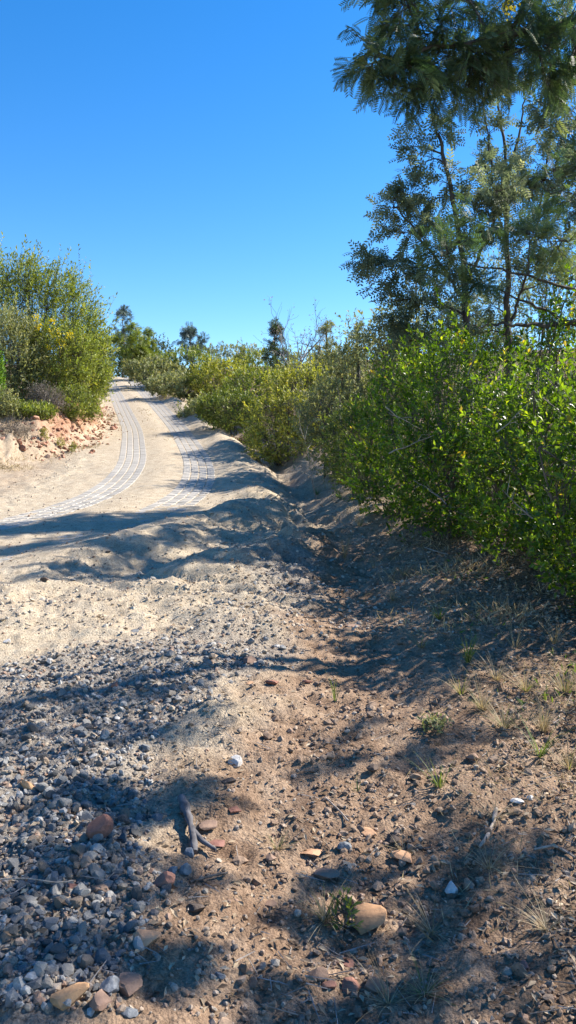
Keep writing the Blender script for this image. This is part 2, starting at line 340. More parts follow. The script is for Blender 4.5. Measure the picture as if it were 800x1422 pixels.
M['bank_rubble'] = stone_mat('bank_rubble', [(0.187, 0.081, 0.048), (0.318, 0.145, 0.085), (0.411, 0.23, 0.145), (0.281, 0.119, 0.068), (0.374, 0.264, 0.186)], 'rnd', .35, 16)
M['rubble'] = stone_mat('shoulder_rubble', [(.20, .17, .135), (.34, .28, .21), (.44, .36, .27), (.40, .30, .21), (.50, .43, .34), (.24, .225, .20)], 'rnd', .3, 60)
M['clod'] = stone_mat('earth_clod', [(0.136, 0.09, 0.06), (0.212, 0.143, 0.096), (0.272, 0.193, 0.132), (0.178, 0.119, 0.08)], 'rnd', .4, 60, .95)
M['st_red'] = stone_mat('red_brown_stone', [(.20, .085, .055), (.25, .115, .075), (.22, .10, .075)], None, .35, 24)
M['st_brown'] = stone_mat('brown_stone', [(.16, .095, .062), (.22, .14, .09), (.19, .115, .085)], None, .35, 24)
M['st_orange'] = stone_mat('orange_stone', [(0.361, 0.193, 0.099), (0.41, 0.235, 0.126), (0.328, 0.176, 0.099)], None, .3, 24)
M['st_ochre'] = stone_mat('ochre_stone', [(.34, .185, .085), (.40, .23, .11), (.30, .165, .08)], None, .4, 20)
M['st_pale'] = stone_mat('pale_stone', [(.42, .40, .37), (.50, .48, .45)], None, .3, 30)
M['st_grey'] = stone_mat('grey_stone', [(.13, .14, .15), (.18, .185, .19), (.22, .22, .215)], None, .5, 40)
M['st_dark'] = stone_mat('dark_clod', [(.060, .045, .036), (.09, .065, .05)], None, .5, 40, .95)
M['concrete'] = stone_mat('concrete_block', [(.29, .265, .228), (.34, .312, .268), (.385, .352, .302)], None, .2, 14, .9)

# ------------------------------------------------------------------ ground
def build_ground():
    ys = [-14., -10, -7, -5, -3.5, -2.3, -1.2, -.3, .4, .9]
    y = 1.2
    while y < 60: ys.append(y); y += .013 + .0072 * y
    while y < 420: ys.append(y); y *= 1.06
    ys = np.array(ys)
    core = np.linspace(-.50, .50, 335); side = np.array([.535, .56, .60, .66, .74, .85, 1., 1.2, 1.5, 2., 3., 5., 9., 16.])
    us = np.concatenate([-side[::-1], core, side])
    Y = ys[:, None] + 0 * us[None]; X = us[None] * (np.maximum(Y, 0) + 1.6)
    x = X.ravel(); y = Y.ravel(); z = height(x, y)
    s = offs(x, y); t = x - f_ditch(y)
    wob = .35 * noise(x * 1.6, y * 1.6, 41) + .2 * noise(x * 4, y * 4, 43)
    dirt = sst(-1.0, -.3, t + wob + .35 * sst(5, 2, y)) * (1 - sst(9, 13, y)) + .55 * sst(-.5, .5, t + wob) * sst(9, 13, y) + .35 * sst(2.2, 3, -s)
    dirt = np.clip(dirt + .35 * np.clip(wob, 0, 1), 0, 1)
    grav = gravel_density(x, y) * .8
    sb = -s - f_bo(y)
    red = sst(-.1, .4, sb + wob) * (1 - sst(1.3, 2.3, sb + wob)) * sst(20.5, 24, y + wob * 3) * .9 * (1 - sst(40, 55, y))
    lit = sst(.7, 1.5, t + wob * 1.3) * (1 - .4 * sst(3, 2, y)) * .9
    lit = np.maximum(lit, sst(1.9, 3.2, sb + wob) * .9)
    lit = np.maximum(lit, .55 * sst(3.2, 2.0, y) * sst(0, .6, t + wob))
    n, mm = Y.shape; i = np.arange(n * mm).reshape(n, mm)
    F = np.stack([i[:-1, :-1].ravel(), i[:-1, 1:].ravel(), i[1:, 1:].ravel(), i[1:, :-1].ravel()], 1)
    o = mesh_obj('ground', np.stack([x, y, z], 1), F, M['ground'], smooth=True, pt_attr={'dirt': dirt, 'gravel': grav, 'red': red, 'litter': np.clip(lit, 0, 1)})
    o['kind'] = 'structure'; return o
def gravel_density(x, y):
    # main spill at the lower left, thinning to a tongue beside the channel
    t = x - f_ditch(y); wob = .45 * noise(x * 1.3, y * 1.3, 51) + .25 * noise(x * 3.4, y * 3.4, 53)
    edge = np.interp(y, [0, 2.0, 2.6, 3.4, 4.3, 5.2, 6, 7.2, 8.5, 10], [-.55, -.42, -.55, -.60, -.35, .05, .15, .30, .30, .1])
    a = sst(.12, -.22, x - edge + wob * .6)
    left = np.interp(y, [0, 3.4, 4.2, 5.0, 5.6, 6.4, 7.2, 8.4, 10], [-9, -9, -2.6, -1.4, -.7, -.55, -.35, -.5, -.3])
    a = a * sst(-.25, .35, x - left + wob)
    a = a * (1 - .65 * sst(4.9, 5.9, y) * (1 - sst(6.3, 7, y) * sst(-.5, 0, x))) * (1 - sst(8.0, 9.2, y))
    return np.clip(a * (1 + .5 * wob), 0, 1)
ground = build_ground()

# ------------------------------------------------------------------ paved wheel tracks: every block its own piece
def box_block(wd, ln, ht):
    a, b, i = wd / 2, ln / 2, .012
    V = [(-a, -b, -.05), (a, -b, -.05), (a, b, -.05), (-a, b, -.05), (-a, -b, ht - i), (a, -b, ht - i), (a, b, ht - i), (-a, b, ht - i),
         (-a + i, -b + i, ht), (a - i, -b + i, ht), (a - i, b - i, ht), (-a + i, b - i, ht)]
    F = [(8, 9, 10, 11)] + [(k, (k + 1) % 4, 4 + (k + 1) % 4, 4 + k) for k in range(4)] + [(4 + k, 4 + (k + 1) % 4, 8 + (k + 1) % 4, 8 + k) for k in range(4)]
    return np.array(V), np.array(F)
def build_track(side, label):
    BW, BL, PIT, CP = .166, .152, .162, .182
    V, F = box_block(BW, BL, .004); me = make_mesh('block', V, F, M['concrete'])
    root = empty('paved_wheel_track', (f_road(14.) + side * .82, 14., hz(f_road(14.) + side * .82, 14.))); root['kind'] = 'structure'; root['label'] = label
    base = np.array(root.location)
    # march along the offset curve
    yy = np.arange(7.4, 72, .02); e = .05; sl = (f_road(yy + e) - f_road(yy - e)) / (2 * e); nx = 1 / np.sqrt(1 + sl * sl); ny = -sl * nx
    px = f_road(yy) + nx * side * .82; py = yy + ny * side * .82
    L = np.concatenate([[0], np.cumsum(np.hypot(np.diff(px), np.diff(py)))]); rows = np.arange(0, L[-1], PIT)
    cx = np.interp(rows, L, px); cyy = np.interp(rows, L, py); tx = np.gradient(cx); ty = np.gradient(cyy); q = np.hypot(tx, ty); tx /= q; ty /= q
    mats = []
    for r in range(len(rows)):
        for c in range(4):
            o = (c - 1.5) * CP; x = cx[r] + ty[r] * o; y = cyy[r] - tx[r] * o
            mats.append((x, y, tx[r], ty[r]))
    A = np.array(mats); e = .12
    z = height(A[:, 0], A[:, 1], False); zf = height(A[:, 0] + e * A[:, 2], A[:, 1] + e * A[:, 3], False); zr = height(A[:, 0] + e * A[:, 3], A[:, 1] - e * A[:, 2], False)
    Yv = nrm(np.stack([A[:, 2] * e, A[:, 3] * e, zf - z], 1)); Xv = nrm(np.stack([A[:, 3] * e, -A[:, 2] * e, zr - z], 1)); Zv = np.cross(Xv, Yv)
    z = z + R.normal(0, .0015, len(z)) + .006
    # sand drifts over the lower courses
    z = z - .016 * np.clip(.35 * noise(A[:, 0] * 1.1, A[:, 1] * .8, 61) + .2 * noise(A[:, 0] * 4, A[:, 1] * 3, 62) + (1.0 * (1 - sst(11.5, 13.8, A[:, 1])) if side > 0 else .30 * (1 - sst(11, 14, A[:, 1]))), 0, 1.2)
    start = int(np.argmax(cyy > (11.2 if side < 0 else 11.8))) * 4; big = range(start, min(start + 300, len(A))); rest = [i for i in range(len(A)) if i not in big]
    for i in big:
        o = bpy.data.objects.new('block', me); link(o, root)
        m4 = Matrix(((Xv[i][0], Yv[i][0], Zv[i][0], A[i, 0] - base[0]), (Xv[i][1], Yv[i][1], Zv[i][1], A[i, 1] - base[1]), (Xv[i][2], Yv[i][2], Zv[i][2], z[i] - base[2]), (0, 0, 0, 1)))
        o.matrix_local = m4
    mb = MB(); i = np.array(rest)
    VV = np.stack([A[i, 0], A[i, 1], z[i]], 1)[:, None] + V[None, :, 0:1] * Xv[i][:, None] + V[None, :, 1:2] * Yv[i][:, None] + V[None, :, 2:3] * Zv[i][:, None]
    FF = (F[None] + (np.arange(len(i)) * len(V))[:, None, None]).reshape(-1, 4)
    mb.add(VV.reshape(-1, 3), FF, np.repeat(R.random(len(i)), len(F))); o = mb.build('block_paving', M['concrete'], root, base); o['kind'] = 'stuff'
build_track(-1, 'left wheel track of grey concrete blocks climbing the hill')
build_track(1, 'right wheel track of grey concrete blocks climbing the hill')

# ------------------------------------------------------------------ plants
UP = np.array([0, 0, 1.])
def lobe_points(lobes, n, rng, rough=.14):
    L = np.array(lobes, float); wts = (L[:, 3] * L[:, 4] + L[:, 3] * L[:, 5] + L[:, 4] * L[:, 5]); out = []; nor = []
    need = n
    while need > 0:
        k = rng.choice(len(L), need * 2, p=wts / wts.sum()); d = nrm(rng.normal(size=(need * 2, 3)))
        rr = 1 + rough * rng.normal(size=(need * 2, 1)) - .35 * rng.random((need * 2, 1)) ** 2
        p = L[k, :3] + d * L[k, 3:] * rr
        ok = p[:, 2] > .04
        for l in L:
            ok &= (((p - l[:3]) / l[3:]) ** 2).sum(1) > .55
        p = p[ok][:need]; out.append(p); nor.append(nrm(d[ok][:need] / L[k][ok][:need, 3:])); need -= len(p)
    return np.concatenate(out), np.concatenate(nor)
def shrub(name, label, cat, base, lobes, leaf, leaf_size, mat, shoots=500, per=14, shoot_len=.35, up_bias=.5, spread=.9, twig='twig', group=None,
          seed=1, stems=5, stem_r=.02, tip_rosette=0, lean=(0, 0, 0), rough=.14, flowers=None, bare=0, part='foliage'):
    rng = np.random.default_rng(seed)
    root = empty(name, base); tag(root, label, cat, group)
    P, Nn = lobe_points(lobes, shoots, rng, rough)
    d = nrm(Nn * .8 + UP * up_bias + np.array(lean) + rng.normal(0, .35, (shoots, 3)))
    ln = shoot_len * (.6 + .8 * rng.random(shoots)); p0 = P - d * ln[:, None]
    wb = MB(); sticks(wb, p0, P, np.full(shoots, .002 + stem_r * .07), np.full(shoots, .001))
    cen = np.array(lobes, float)
    for k in range(stems):
        l = cen[k % len(cen)]; tgt = l[:3] + rng.normal(0, .35, 3) * l[3:] + np.array([0, 0, .2 * l[5]])
        b0 = np.array([rng.normal(0, .10) + l[0] * .25, rng.normal(0, .10) + l[1] * .25, -.05]); mid = (b0 + tgt) / 2 + rng.normal(0, .08, 3)
        tt = np.linspace(0, 1, 7)[:, None]; pl = (1 - tt) ** 2 * b0 + 2 * tt * (1 - tt) * mid + tt * tt * tgt
        tube(wb, pl, stem_r * np.linspace(1, .35, 7), 5)
        near = np.argsort(((p0 - tgt) ** 2).sum(1))[:max(6, shoots // (stems * 4))]
        fr = pl[rng.integers(3, 7, len(near))]; sticks(wb, fr, p0[near], np.full(len(near), stem_r * .30), np.full(len(near), .003))
    wb.build('branchwork', M[twig], root)['kind'] = 'stuff'
    lb = MB(); live = np.arange(shoots) >= bare; n = int(live.sum()) * per
    pi = np.repeat(P[live], per, 0); di = np.repeat(d[live], per, 0); li = np.repeat(ln[live], per)
    f = np.tile(np.linspace(0, 1, per), int(live.sum())) + rng.normal(0, .04, n)
    pos = pi - di * (li * (1 - f) * .95)[:, None]
    ref = nrm(np.cross(di, rng.normal(size=(n, 3)))); ax = nrm(di * (.55 + .5 * f[:, None]) + ref * spread)
    up = nrm(di + .6 * UP + .5 * rng.normal(size=(n, 3)))
    br = np.repeat(np.clip(rng.normal(.40, .26, int(live.sum())), 0, 1), per)
    rnd = np.clip(br + rng.normal(0, .16, n) + .18 * (f - .6), 0, 1)
    scatter(lb, leaf, pos, ax, up, leaf_size * (.5 + .85 * rng.random(n)), rnd)
    lb.build(part, M[mat], root)
    if flowers:
        fn, fsize, lo = flowers
        for l in lo:
            fb = MB(); l = np.array(l); q = l[:3] + nrm(rng.normal(size=(fn, 3))) * l[3] * rng.random((fn, 1)) ** .4
            scatter(fb, T_leaf(.8), q, rng.normal(size=(fn, 3)), rng.normal(size=(fn, 3)), fsize * (.6 + .6 * rng.random(fn)), rng.random(fn))
            fb.build('flower_cluster', M['yellow_flower'], root)['kind'] = 'stuff'
    return root
def gz(x, y, dz=0.): return (x, y, hz(x, y) + dz)

def wattle(name, label, base, stems, clusters, frond, size, mat='wattle', seed=3, branchlets=13, per=11, trunk_r=.10, pods=(), droop=.35, limb_r=.018, flower=None):
    """stems: polylines of world points from the base up; clusters: (point, radius, density)"""
    rng = np.random.default_rng(seed); base = np.array(base, float)
    root = empty(name, base); tag(root, label, 'tree')
    wb = MB(); pts = []; prad = []
    for si, st in enumerate(stems):
        st = np.array(st, float); tt = np.linspace(0, len(st) - 1, 6 * len(st)); k = np.minimum(tt.astype(int), len(st) - 2); f = (tt - k)[:, None]
        pl = st[k] * (1 - f) + st[k + 1] * f
        for _ in range(3): pl[1:-1] = (pl[:-2] + 2 * pl[1:-1] + pl[2:]) / 4
        pl[1:-1] += rng.normal(0, .015, (len(pl) - 2, 3))
        r = trunk_r * (1 if si == 0 else .36) * np.linspace(1, .18, len(pl)); tube(wb, pl, r, 8 if si == 0 else 6); pts.append(pl[2:]); prad.append(r[2:])
    pts = np.concatenate(pts); prad = np.concatenate(prad)
    tw0 = []; tw1 = []; fp = []; fd = []; fr = []; pp = []; tr = []
    for ci, (c, rad, den) in enumerate(clusters):
        if base[1] < 16 and sunlit(c): continue
        c = np.array(c, float); dv = pts - c; cost = np.linalg.norm(dv, axis=1) + 1.2 * np.clip(dv[:, 2] + .15, 0, 9)
        j = np.argmin(cost); s = pts[j]; gap = np.linalg.norm(c - s)
        mid = (s + c) / 2 + np.array([0, 0, .16 * gap]) + rng.normal(0, .05 * gap + .01, 3)
        tt = np.linspace(0, 1, 8)[:, None]; pl = (1 - tt) ** 2 * s + 2 * tt * (1 - tt) * mid + tt * tt * (c + np.array([0, 0, -.1 * rad]))
        pl[1:-1] += rng.normal(0, .012 * max(gap, .4), (6, 3))
        rr = min(prad[j] * .7, limb_r + .006 * gap); tube(wb, pl, np.linspace(rr, .005, 8), 5)
        if gap > .5: pts = np.concatenate([pts, pl[3:7]]); prad = np.concatenate([prad, np.linspace(rr, .005, 8)[3:7]])
        nb = max(3, int(branchlets * den)); o = pl[rng.integers(4, 8, nb)] + 0
        e = c + nrm(rng.normal(size=(nb, 3)) * [1, 1, .8]) * rad * (.35 + .75 * rng.random((nb, 1)) ** .6)
        e[:, 2] -= droop * rad * rng.random(nb)
        tw0.append(o); tw1.append(e)
        f = np.tile(np.linspace(.25, 1.02, per), nb)[:, None]; oo = np.repeat(o, per, 0); ee = np.repeat(e, per, 0)
        p = oo + (ee - oo) * f; p[:, 2] += (.10 * rad * np.sin(f[:, 0] * 3.14))
        ax = nrm(ee - oo); sd = nrm(np.cross(ax, rng.normal(size=ax.shape))); a = nrm(ax * .75 + sd * .8 + np.array([0, 0, -droop * .9]))
        tone = rng.normal(.40, .17)
        if ci in pods: pp.append((p, a))
        else: fp.append(p); fd.append(a); fr.append(np.clip(tone + rng.normal(0, .16, len(p)) + np.repeat(rng.normal(0, .10, nb), per), 0, 1))
    tw0 = np.concatenate(tw0); tw1 = np.concatenate(tw1); sticks(wb, tw0, tw1, np.full(len(tw0), .006), np.full(len(tw0), .002))
    wb.build('trunk', M['bark'], root, base)
    fp = np.concatenate(fp); fd = np.concatenate(fd); fr = np.concatenate(fr); n = len(fp)
    lb = MB(); scatter(lb, frond, fp, fd, nrm(UP + .6 * rng.normal(size=(n, 3))), size * (.65 + .6 * rng.random(n)), fr); lb.build('crown', M[mat], root, base)
    if pp:
        mb = MB(); p = np.concatenate([q[0] for q in pp]); a = np.concatenate([q[1] for q in pp]); scatter(mb, T_narrow(.28), p, nrm(a - UP * .8), rng.normal(size=p.shape), size * .8 * (.5 + .8 * rng.random(len(p))), rng.random(len(p)))
        mb.build('seed_pod', M['pod'], root, base)['kind'] = 'stuff'
    if flower is not None:
        mb = MB(); q = np.array(flower) + rng.normal(0, .035, (60, 3)); scatter(mb, T_leaf(.7), q, rng.normal(size=q.shape), rng.normal(size=q.shape), .022 * np.ones(60), rng.random(60)); mb.build('flower_cluster', M['yellow_flower'], root, base)['kind'] = 'stuff'
    return root

# --- near wattle leaning over the path from the right: its trunk stands outside the picture
FR = T_frond(8)
nb = gz(5.4, 7.2)
inframe = []
for (px, py, d, r, den) in [(525, 60, 5.8, .30, .7), (508, 92, 5.7, .18, .6), (555, 30, 5.9, .34, .9), (560, 85, 5.8, .36, 1.0), (545, 118, 5.8, .24, .7), (590, 40, 6.0, .42, 1.2), (610, 88, 5.9, .36, 1.1),
                            (590, 125, 5.9, .24, .8), (650, 60, 6.0, .45, 1.4), (660, 95, 6.0, .32, 1.1), (705, 70, 6.1, .42, 1.4), (720, 20, 6.1, .45, 1.4), (705, 105, 6.2, .20, .7), (765, 70, 6.3, .42, 1.3), (790, 20, 6.2, .45, 1.3),
                            (760, 108, 6.3, .24, .7), (800, 95, 6.4, .32, 1.0), (560, -20, 6.0, .42, 1.0), (640, -20, 6.1, .45, 1.1), (720, -50, 6.1, .5, 1.1), (810, -60, 6.2, .6, 1.1), (620, -100, 6.2, .5, .8), (550, -10, 6.1, .25, .5)]:
    inframe.append((at(px, py, d), r, den))
shade = []
rs = np.random.default_rng(11)
for (px, py, r, den) in [(50, 990, .30, 1.0), (150, 965, .26, .9), (250, 945, .24, .9), (340, 900, .22, 1.0), (405, 905, .18, .9), (10, 1030, .28, .9), (110, 1050, .22, .7), (215, 1020, .22, .9), (20, 1130, .28, 1.1), (110, 1140, .26, 1.0), (190, 1120, .22, 1.0), (60, 1210, .26, 1.1), (150, 1200, .18, .8),
                         (20, 1300, .26, 1.0), (95, 1290, .16, .7), (270, 1125, .20, 1.0), (235, 1215, .09, .5), (40, 1390, .18, .7), (215, 1345, .12, .7), (260, 1385, .18, .8), (350, 1400, .16, .8), (440, 1400, .2, .9), (440, 1230, .11, .6), (500, 1010, .14, .7), (450, 1065, .08, .5), (560, 1050, .14, .7), (655, 1020, .22, .7), (480, 1300, .10, .6),
                         (640, 1180, .16, 1.0), (670, 1240, .18, 1.0), (610, 1240, .12, .7), (590, 1330, .16, .9), (540, 1400, .2, .9), (640, 1400, .22, 1.0), (740, 1400, .24, 1.0), (760, 1190, .10, .5), (560, 940, .24, .9), (480, 900, .16, .7), (640, 940, .26, .9), (395, 1290, .09, .5), (330, 1200, .07, .4)]:
    g = G(px, py); h = rs.uniform(2.6, 3.4)
    while True:
        c = g + SUN / SUN[2] * h; q = pix(c)
        if q[0] > 860 or q[1] < -60: break
        h += .15
    shade.append((c, r * .95, den * (.52 if px < 290 else .38)))
for (px, py, d, r) in [(700, 700, 7.2, .4), (760, 660, 7.0, .4), (780, 740, 6.6, .4), (720, 780, 6.6, .4), (800, 800, 6.0, .4), (660, 760, 7.4, .3), (790, 620, 7.0, .35)][::2]:
    shade.append((at(px, py, d) + SUN / SUN[2] * rs.uniform(2.6, 4.2), r, .8))
stems = [[nb, nb + np.array([-.1, -.1, 1.5]), nb + np.array([-.3, -.2, 3.2]), nb + np.array([-.5, -.3, 5.0]), nb + np.array([-.9, -.5, 6.8])],
         [nb + np.array([-.25, -.2, 2.6]), nb + np.array([-1.6, -.5, 3.6]), at(860, 20, 6.3), at(740, 40, 6.1), at(600, 70, 5.9), at(520, 80, 5.8)]]
wattle('wattle_tree', 'feathery dark wattle tree at right edge, its drooping branches hanging over the path', nb, stems, inframe + shade, FR, .128, 'wattle', 3, 12, 10, .13, flower=at(706, 12, 5.7))

road_shade = []
for (px, py, r, den) in [(20, 768, .5, 1.), (80, 755, .5, 1.1), (140, 742, .5, 1.2), (200, 725, .5, 1.2), (250, 712, .5, 1.2), (300, 708, .5, 1.2), (350, 712, .45, 1.), (260, 745, .45, 1.), (330, 740, .5, 1.), (400, 735, .5, 1.2), (440, 740, .5, 1.2), (170, 765, .4, .8), (120, 715, .35, .5), (270, 780, .3, .8), (440, 770, .4, .9), (60, 725, .3, .4)]:
    g = G(px, py); h = rs.uniform(5.2, 8.2); road_shade.append((g + SUN / SUN[2] * h, r, den * .75))
# --- two slender wattles behind the glossy bushes
def mid_wattle(label, base_xy, stempx, cl, d, seed, pods=(), extra=()):
    b = np.array(gz(*base_xy)); stems = []
    for st in stempx: stems.append([b if q is None else at(*q) for q in st])
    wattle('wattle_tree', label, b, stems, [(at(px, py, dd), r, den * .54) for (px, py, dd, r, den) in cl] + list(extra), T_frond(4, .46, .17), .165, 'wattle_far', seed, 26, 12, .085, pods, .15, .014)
mid_wattle('tall thin wattle tree behind the glossy bushes, furthest left of the tall trees', (3.0, 13.2),
           [[None, (650, 560, 13.2), (648, 440, 13.2), (640, 330, 13.1), (615, 210, 13.0), (600, 150, 13)], [(648, 420, 13.2), (600, 350, 13), (560, 300, 12.9), (540, 260, 12.9)], [(646, 400, 13.2), (690, 300, 13.4), (680, 200, 13.4), (668, 110, 13.4)]],
           [(545, 285, 12.9, .42, 1.0), (575, 265, 12.9, .42, .8), (560, 320, 12.9, .5, 1.1), (520, 365, 12.6, .40, 1.0), (505, 360, 12.5, .26, .7), (560, 375, 12.8, .5, 1.1), (600, 310, 13, .5, .9), (545, 415, 12.8, .42, .9), (540, 450, 13, .40, .8), (590, 420, 13, .5, .9), (630, 380, 13, .5, 1.0), (590, 220, 13, .5, .6), (620, 250, 13, .5, .6), (610, 180, 13, .40, .5), (650, 280, 13.2, .5, .7),
            (660, 230, 13.4, .5, .5), (680, 180, 13.4, .42, .45), (650, 150, 13.4, .40, .45), (690, 120, 13.4, .5, .5), (570, 200, 13, .32, .45), (560, 470, 13.2, .4, .9), (610, 470, 13.2, .45, .9), (690, 270, 13.4, .5, .7), (700, 330, 13.3, .5, .7), (640, 330, 13.2, .45, .8), (660, 60, 13.4, .5, .5), (610, 110, 13.2, .4, .4)], 13.2, 21)
mid_wattle('tall wattle tree with forked dark trunk and brown seed pods, right of the thinner one', (4.25, 14.5),
           [[None, (706, 540, 14.5), (704, 440, 14.5), (705, 300, 14.5), (702, 220, 14.5), (690, 120, 14.5)], [(704, 460, 14.5), (722, 410, 14.5), (745, 330, 14.4), (760, 210, 14.3), (775, 100, 14.2)], [(704, 250, 14.5), (725, 170, 14.5), (730, 90, 14.5)]],
           [(720, 380, 14.5, .5, .9), (760, 370, 14.3, .5, .8), (740, 300, 14.3, .55, .9), (780, 280, 14.2, .55, .9), (720, 250, 14.4, .55, .9), (760, 230, 14.2, .55, .8), (800, 220, 14.2, .55, .8), (740, 190, 14.3, .42, .5), (780, 170, 14.2, .42, .8), (760, 140, 14.2, .40, .6), (720, 120, 14.5, .5, .5), (790, 110, 14.2, .42, .8), (820, 300, 14.2, .6, .8), (820, 390, 14.3, .6, .7), (680, 420, 14.6, .5, .8), (660, 460, 14.8, .5, .9), (700, 480, 14.8, .5, .9), (745, 255, 14.0, .35, .8), (775, 205, 14.0, .3, .7), (740, 60, 14.4, .6, .6), (800, 40, 14.3, .6, .7), (850, 150, 14.2, .7, .8), (850, 250, 14.2, .7, .8), (640, 440, 14.8, .45, .7)], 14.5, 22, pods=(8, 11, 17, 18), extra=road_shade)

nb2 = np.array(gz(5.6, 10.6))
wattle('wattle_tree', 'wattle tree off the right edge whose bare dark lower branches reach left above the hedge', nb2,
       [[nb2, nb2 + np.array([-.1, 0, 1.6]), nb2 + np.array([-.2, .1, 3.2]), nb2 + np.array([-.4, .1, 5.6]), nb2 + np.array([-.6, 0, 7.5])],
        [nb2 + np.array([-.1, 0, 1.7]), at(880, 430, 9.8), at(800, 404, 9.6), at(720, 380, 9.5), at(640, 364, 9.4)], [nb2 + np.array([-.1, 0, 1.5]), at(870, 475, 9.6), at(790, 446, 9.5), at(730, 420, 9.5), at(680, 398, 9.5)], [at(800, 447, 9.5), at(740, 452, 9.5), at(700, 450, 9.5), at(655, 452, 9.5)]],
       [(at(*q[:3]), q[3], q[4]) for q in [(650, 372, 9.4, .42, 1.1), (615, 350, 9.5, .42, 1.1), (690, 345, 9.3, .42, 1.0), (585, 395, 9.4, .30, .8), (735, 315, 9.6, .45, .9), (790, 330, 9.6, .5, .9), (800, 220, 11.2, .5, .9), (660, 315, 9.8, .45, .9), (830, 120, 12, .6, .9), (850, 300, 10.6, .6, .9), (760, 260, 10.6, .4, .7), (665, 395, 9.5, .25, .6)]],
       T_frond(7, .42, .09), .165, 'wattle', 23, 14, 10, .10, (), .25, .014)
# --- glossy broad-leaved bushes along the right side
LG = T_leaf(.52)
for i, (x, y, h, rx, ry, n, lab) in enumerate([
        (1.75, 11.4, 2.55, .80, .90, 600, 'glossy green leafy bush at the far left end of the bright green hedge'),
        (2.15, 9.7, 2.75, .85, .95, 860, 'tall bright glossy green bush in the middle of the green hedge on the right'),
        (2.7, 8.0, 2.05, .95, .95, 900, 'glossy green bush overhanging the littered bank, right of the tallest hedge bush'),
        (2.8, 6.2, 1.85, .80, .95, 900, 'dark glossy green bush nearest the camera at the right edge'),
        (3.75, 9.7, 3.1, .8, .9, 600, 'bright green bush rising behind the hedge at the right edge under the wattle'),
        (3.1, 11.4, 2.4, 1.0, .9, 420, 'green bush behind the tallest hedge bush, in front of the wattle trunks')]):
    b = gz(x, y); q = np.random.default_rng(100 + i)
    lobes = [(0, 0, h * .50, rx, ry, h * .48), (-rx * .35, -ry * .35, h * .22, rx * .75, ry * .75, h * .24)]
    for k in range(5):
        a = k * 1.257 + q.random(); lobes.append((rx * .65 * math.cos(a), ry * .65 * math.sin(a), h * (.22 + .56 * q.random()), rx * (.35 + .3 * q.random()), ry * .5, h * (.18 + .12 * q.random())))
    shrub('glossy_bush', lab, 'bush', b, lobes, LG, .062, 'glossy', n, 15, .34, .55, .85, group='glossy green bushes along the right side', seed=200 + i, stems=7, stem_r=.018, rough=.18)

# --- bushes lining the road on the right, near to far
LM = T_leaf(.45)
def roundish(h, rx, ry, seed, k=4):
    q = np.random.default_rng(seed); L = [(0, 0, h * .5, rx, ry, h * .48)]
    for j in range(k):
        a = j * 6.283 / k + q.random(); L.append((rx * .6 * math.cos(a), ry * .6 * math.sin(a), h * (.25 + .45 * q.random()), rx * .6, ry * .6, h * .30))
    return L
rows = [  # x, y, height, rx, ry, leaf size, material, shoots, per, label
    (1.4, 13.8, 1.85, 0.77, 0.77, 0.068, 'mid_green', 600, 12, 'low dark green bush beside the left end of the glossy hedge'),
    (1, 16.2, 2.12, 0.88, 0.88, 0.068, 'grey_green', 807, 11, 'dull grey-green bush with bare dead twigs left of the glossy hedge'),
    (1.9, 17.2, 3.50, 1.04, 0.99, 0.091, 'grey_green', 765, 10, 'tall airy grey-green bush rising behind the dull twiggy bush'),
    (-0.1, 21, 2.05, 1.04, 0.99, 0.073, 'yellow_green', 950, 12, 'rounded yellow-green bush at the edge of the ditch'),
    (0.45, 22.5, 2.30, 1.09, 1.10, 0.083, 'yellow_green', 892, 11, 'yellowish bush directly behind the rounded yellow-green one'),
    (-2, 27, 1.64, 1.00, 1.10, 0.083, 'mid_green', 900, 12, 'dense olive green bush where the ditch bends'),
    (1.55, 24.5, 2.44, 1.19, 1.10, 0.099, 'grey_green', 765, 10, 'olive bush behind the yellow bushes, below the bare tree'),
    (-2.95, 32, 1.34, 1.29, 1.32, 0.113, 'grey_green', 892, 10, 'pale grey-green bush beyond the ditch bend, right of the road'),
    (-1.25, 31, 1.77, 1.29, 1.32, 0.113, 'mid_green', 765, 10, 'green bush behind the dense olive bush'),
    (-5.55, 40, 1.41, 1.48, 1.43, 0.129, 'grey_green', 807, 9, 'pale olive bush in the roadside row, half way up the hill'),
    (-3.35, 39, 1.84, 1.48, 1.43, 0.129, 'yellow_green', 701, 9, 'yellow-olive bush behind the pale roadside row'),
    (-8.15, 48, 1.84, 1.68, 1.54, 0.151, 'grey_green', 765, 9, 'grey-green bush by the road just below the crest'),
    (-6.35, 50, 2.26, 1.78, 1.54, 0.151, 'mid_green', 701, 9, 'olive bush behind the roadside row just below the crest'),
    (-10.85, 60, 2.12, 1.68, 1.76, 0.181, 'mid_green', 701, 9, 'dark olive bush at the crest on the right of the road'),
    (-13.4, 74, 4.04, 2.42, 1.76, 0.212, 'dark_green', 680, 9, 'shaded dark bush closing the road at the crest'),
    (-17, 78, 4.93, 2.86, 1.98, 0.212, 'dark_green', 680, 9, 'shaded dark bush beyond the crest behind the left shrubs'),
    (3.25, 27, 2.27, 1.44, 1.30, .095, 'mid_green', 600, 10, 'dark olive bush far behind the tall airy bush'),
    (1.65, 36, 1.97, 1.80, 1.50, .11, 'grey_green', 560, 10, 'distant grey-green bush below the bare trees'),
    (-0.95, 42, 2.09, 1.80, 1.60, .12, 'mid_green', 520, 10, 'distant olive bush below the dark narrow tree'),
    (-3.95, 54, 2.21, 2.16, 1.80, .14, 'grey_green', 520, 10, 'distant pale bush on the skyline right of the lone tree'),
    (5.25, 33, 2.55, 1.80, 1.50, .11, 'mid_green', 520, 10, 'distant green bush on the skyline left of the wattles')]
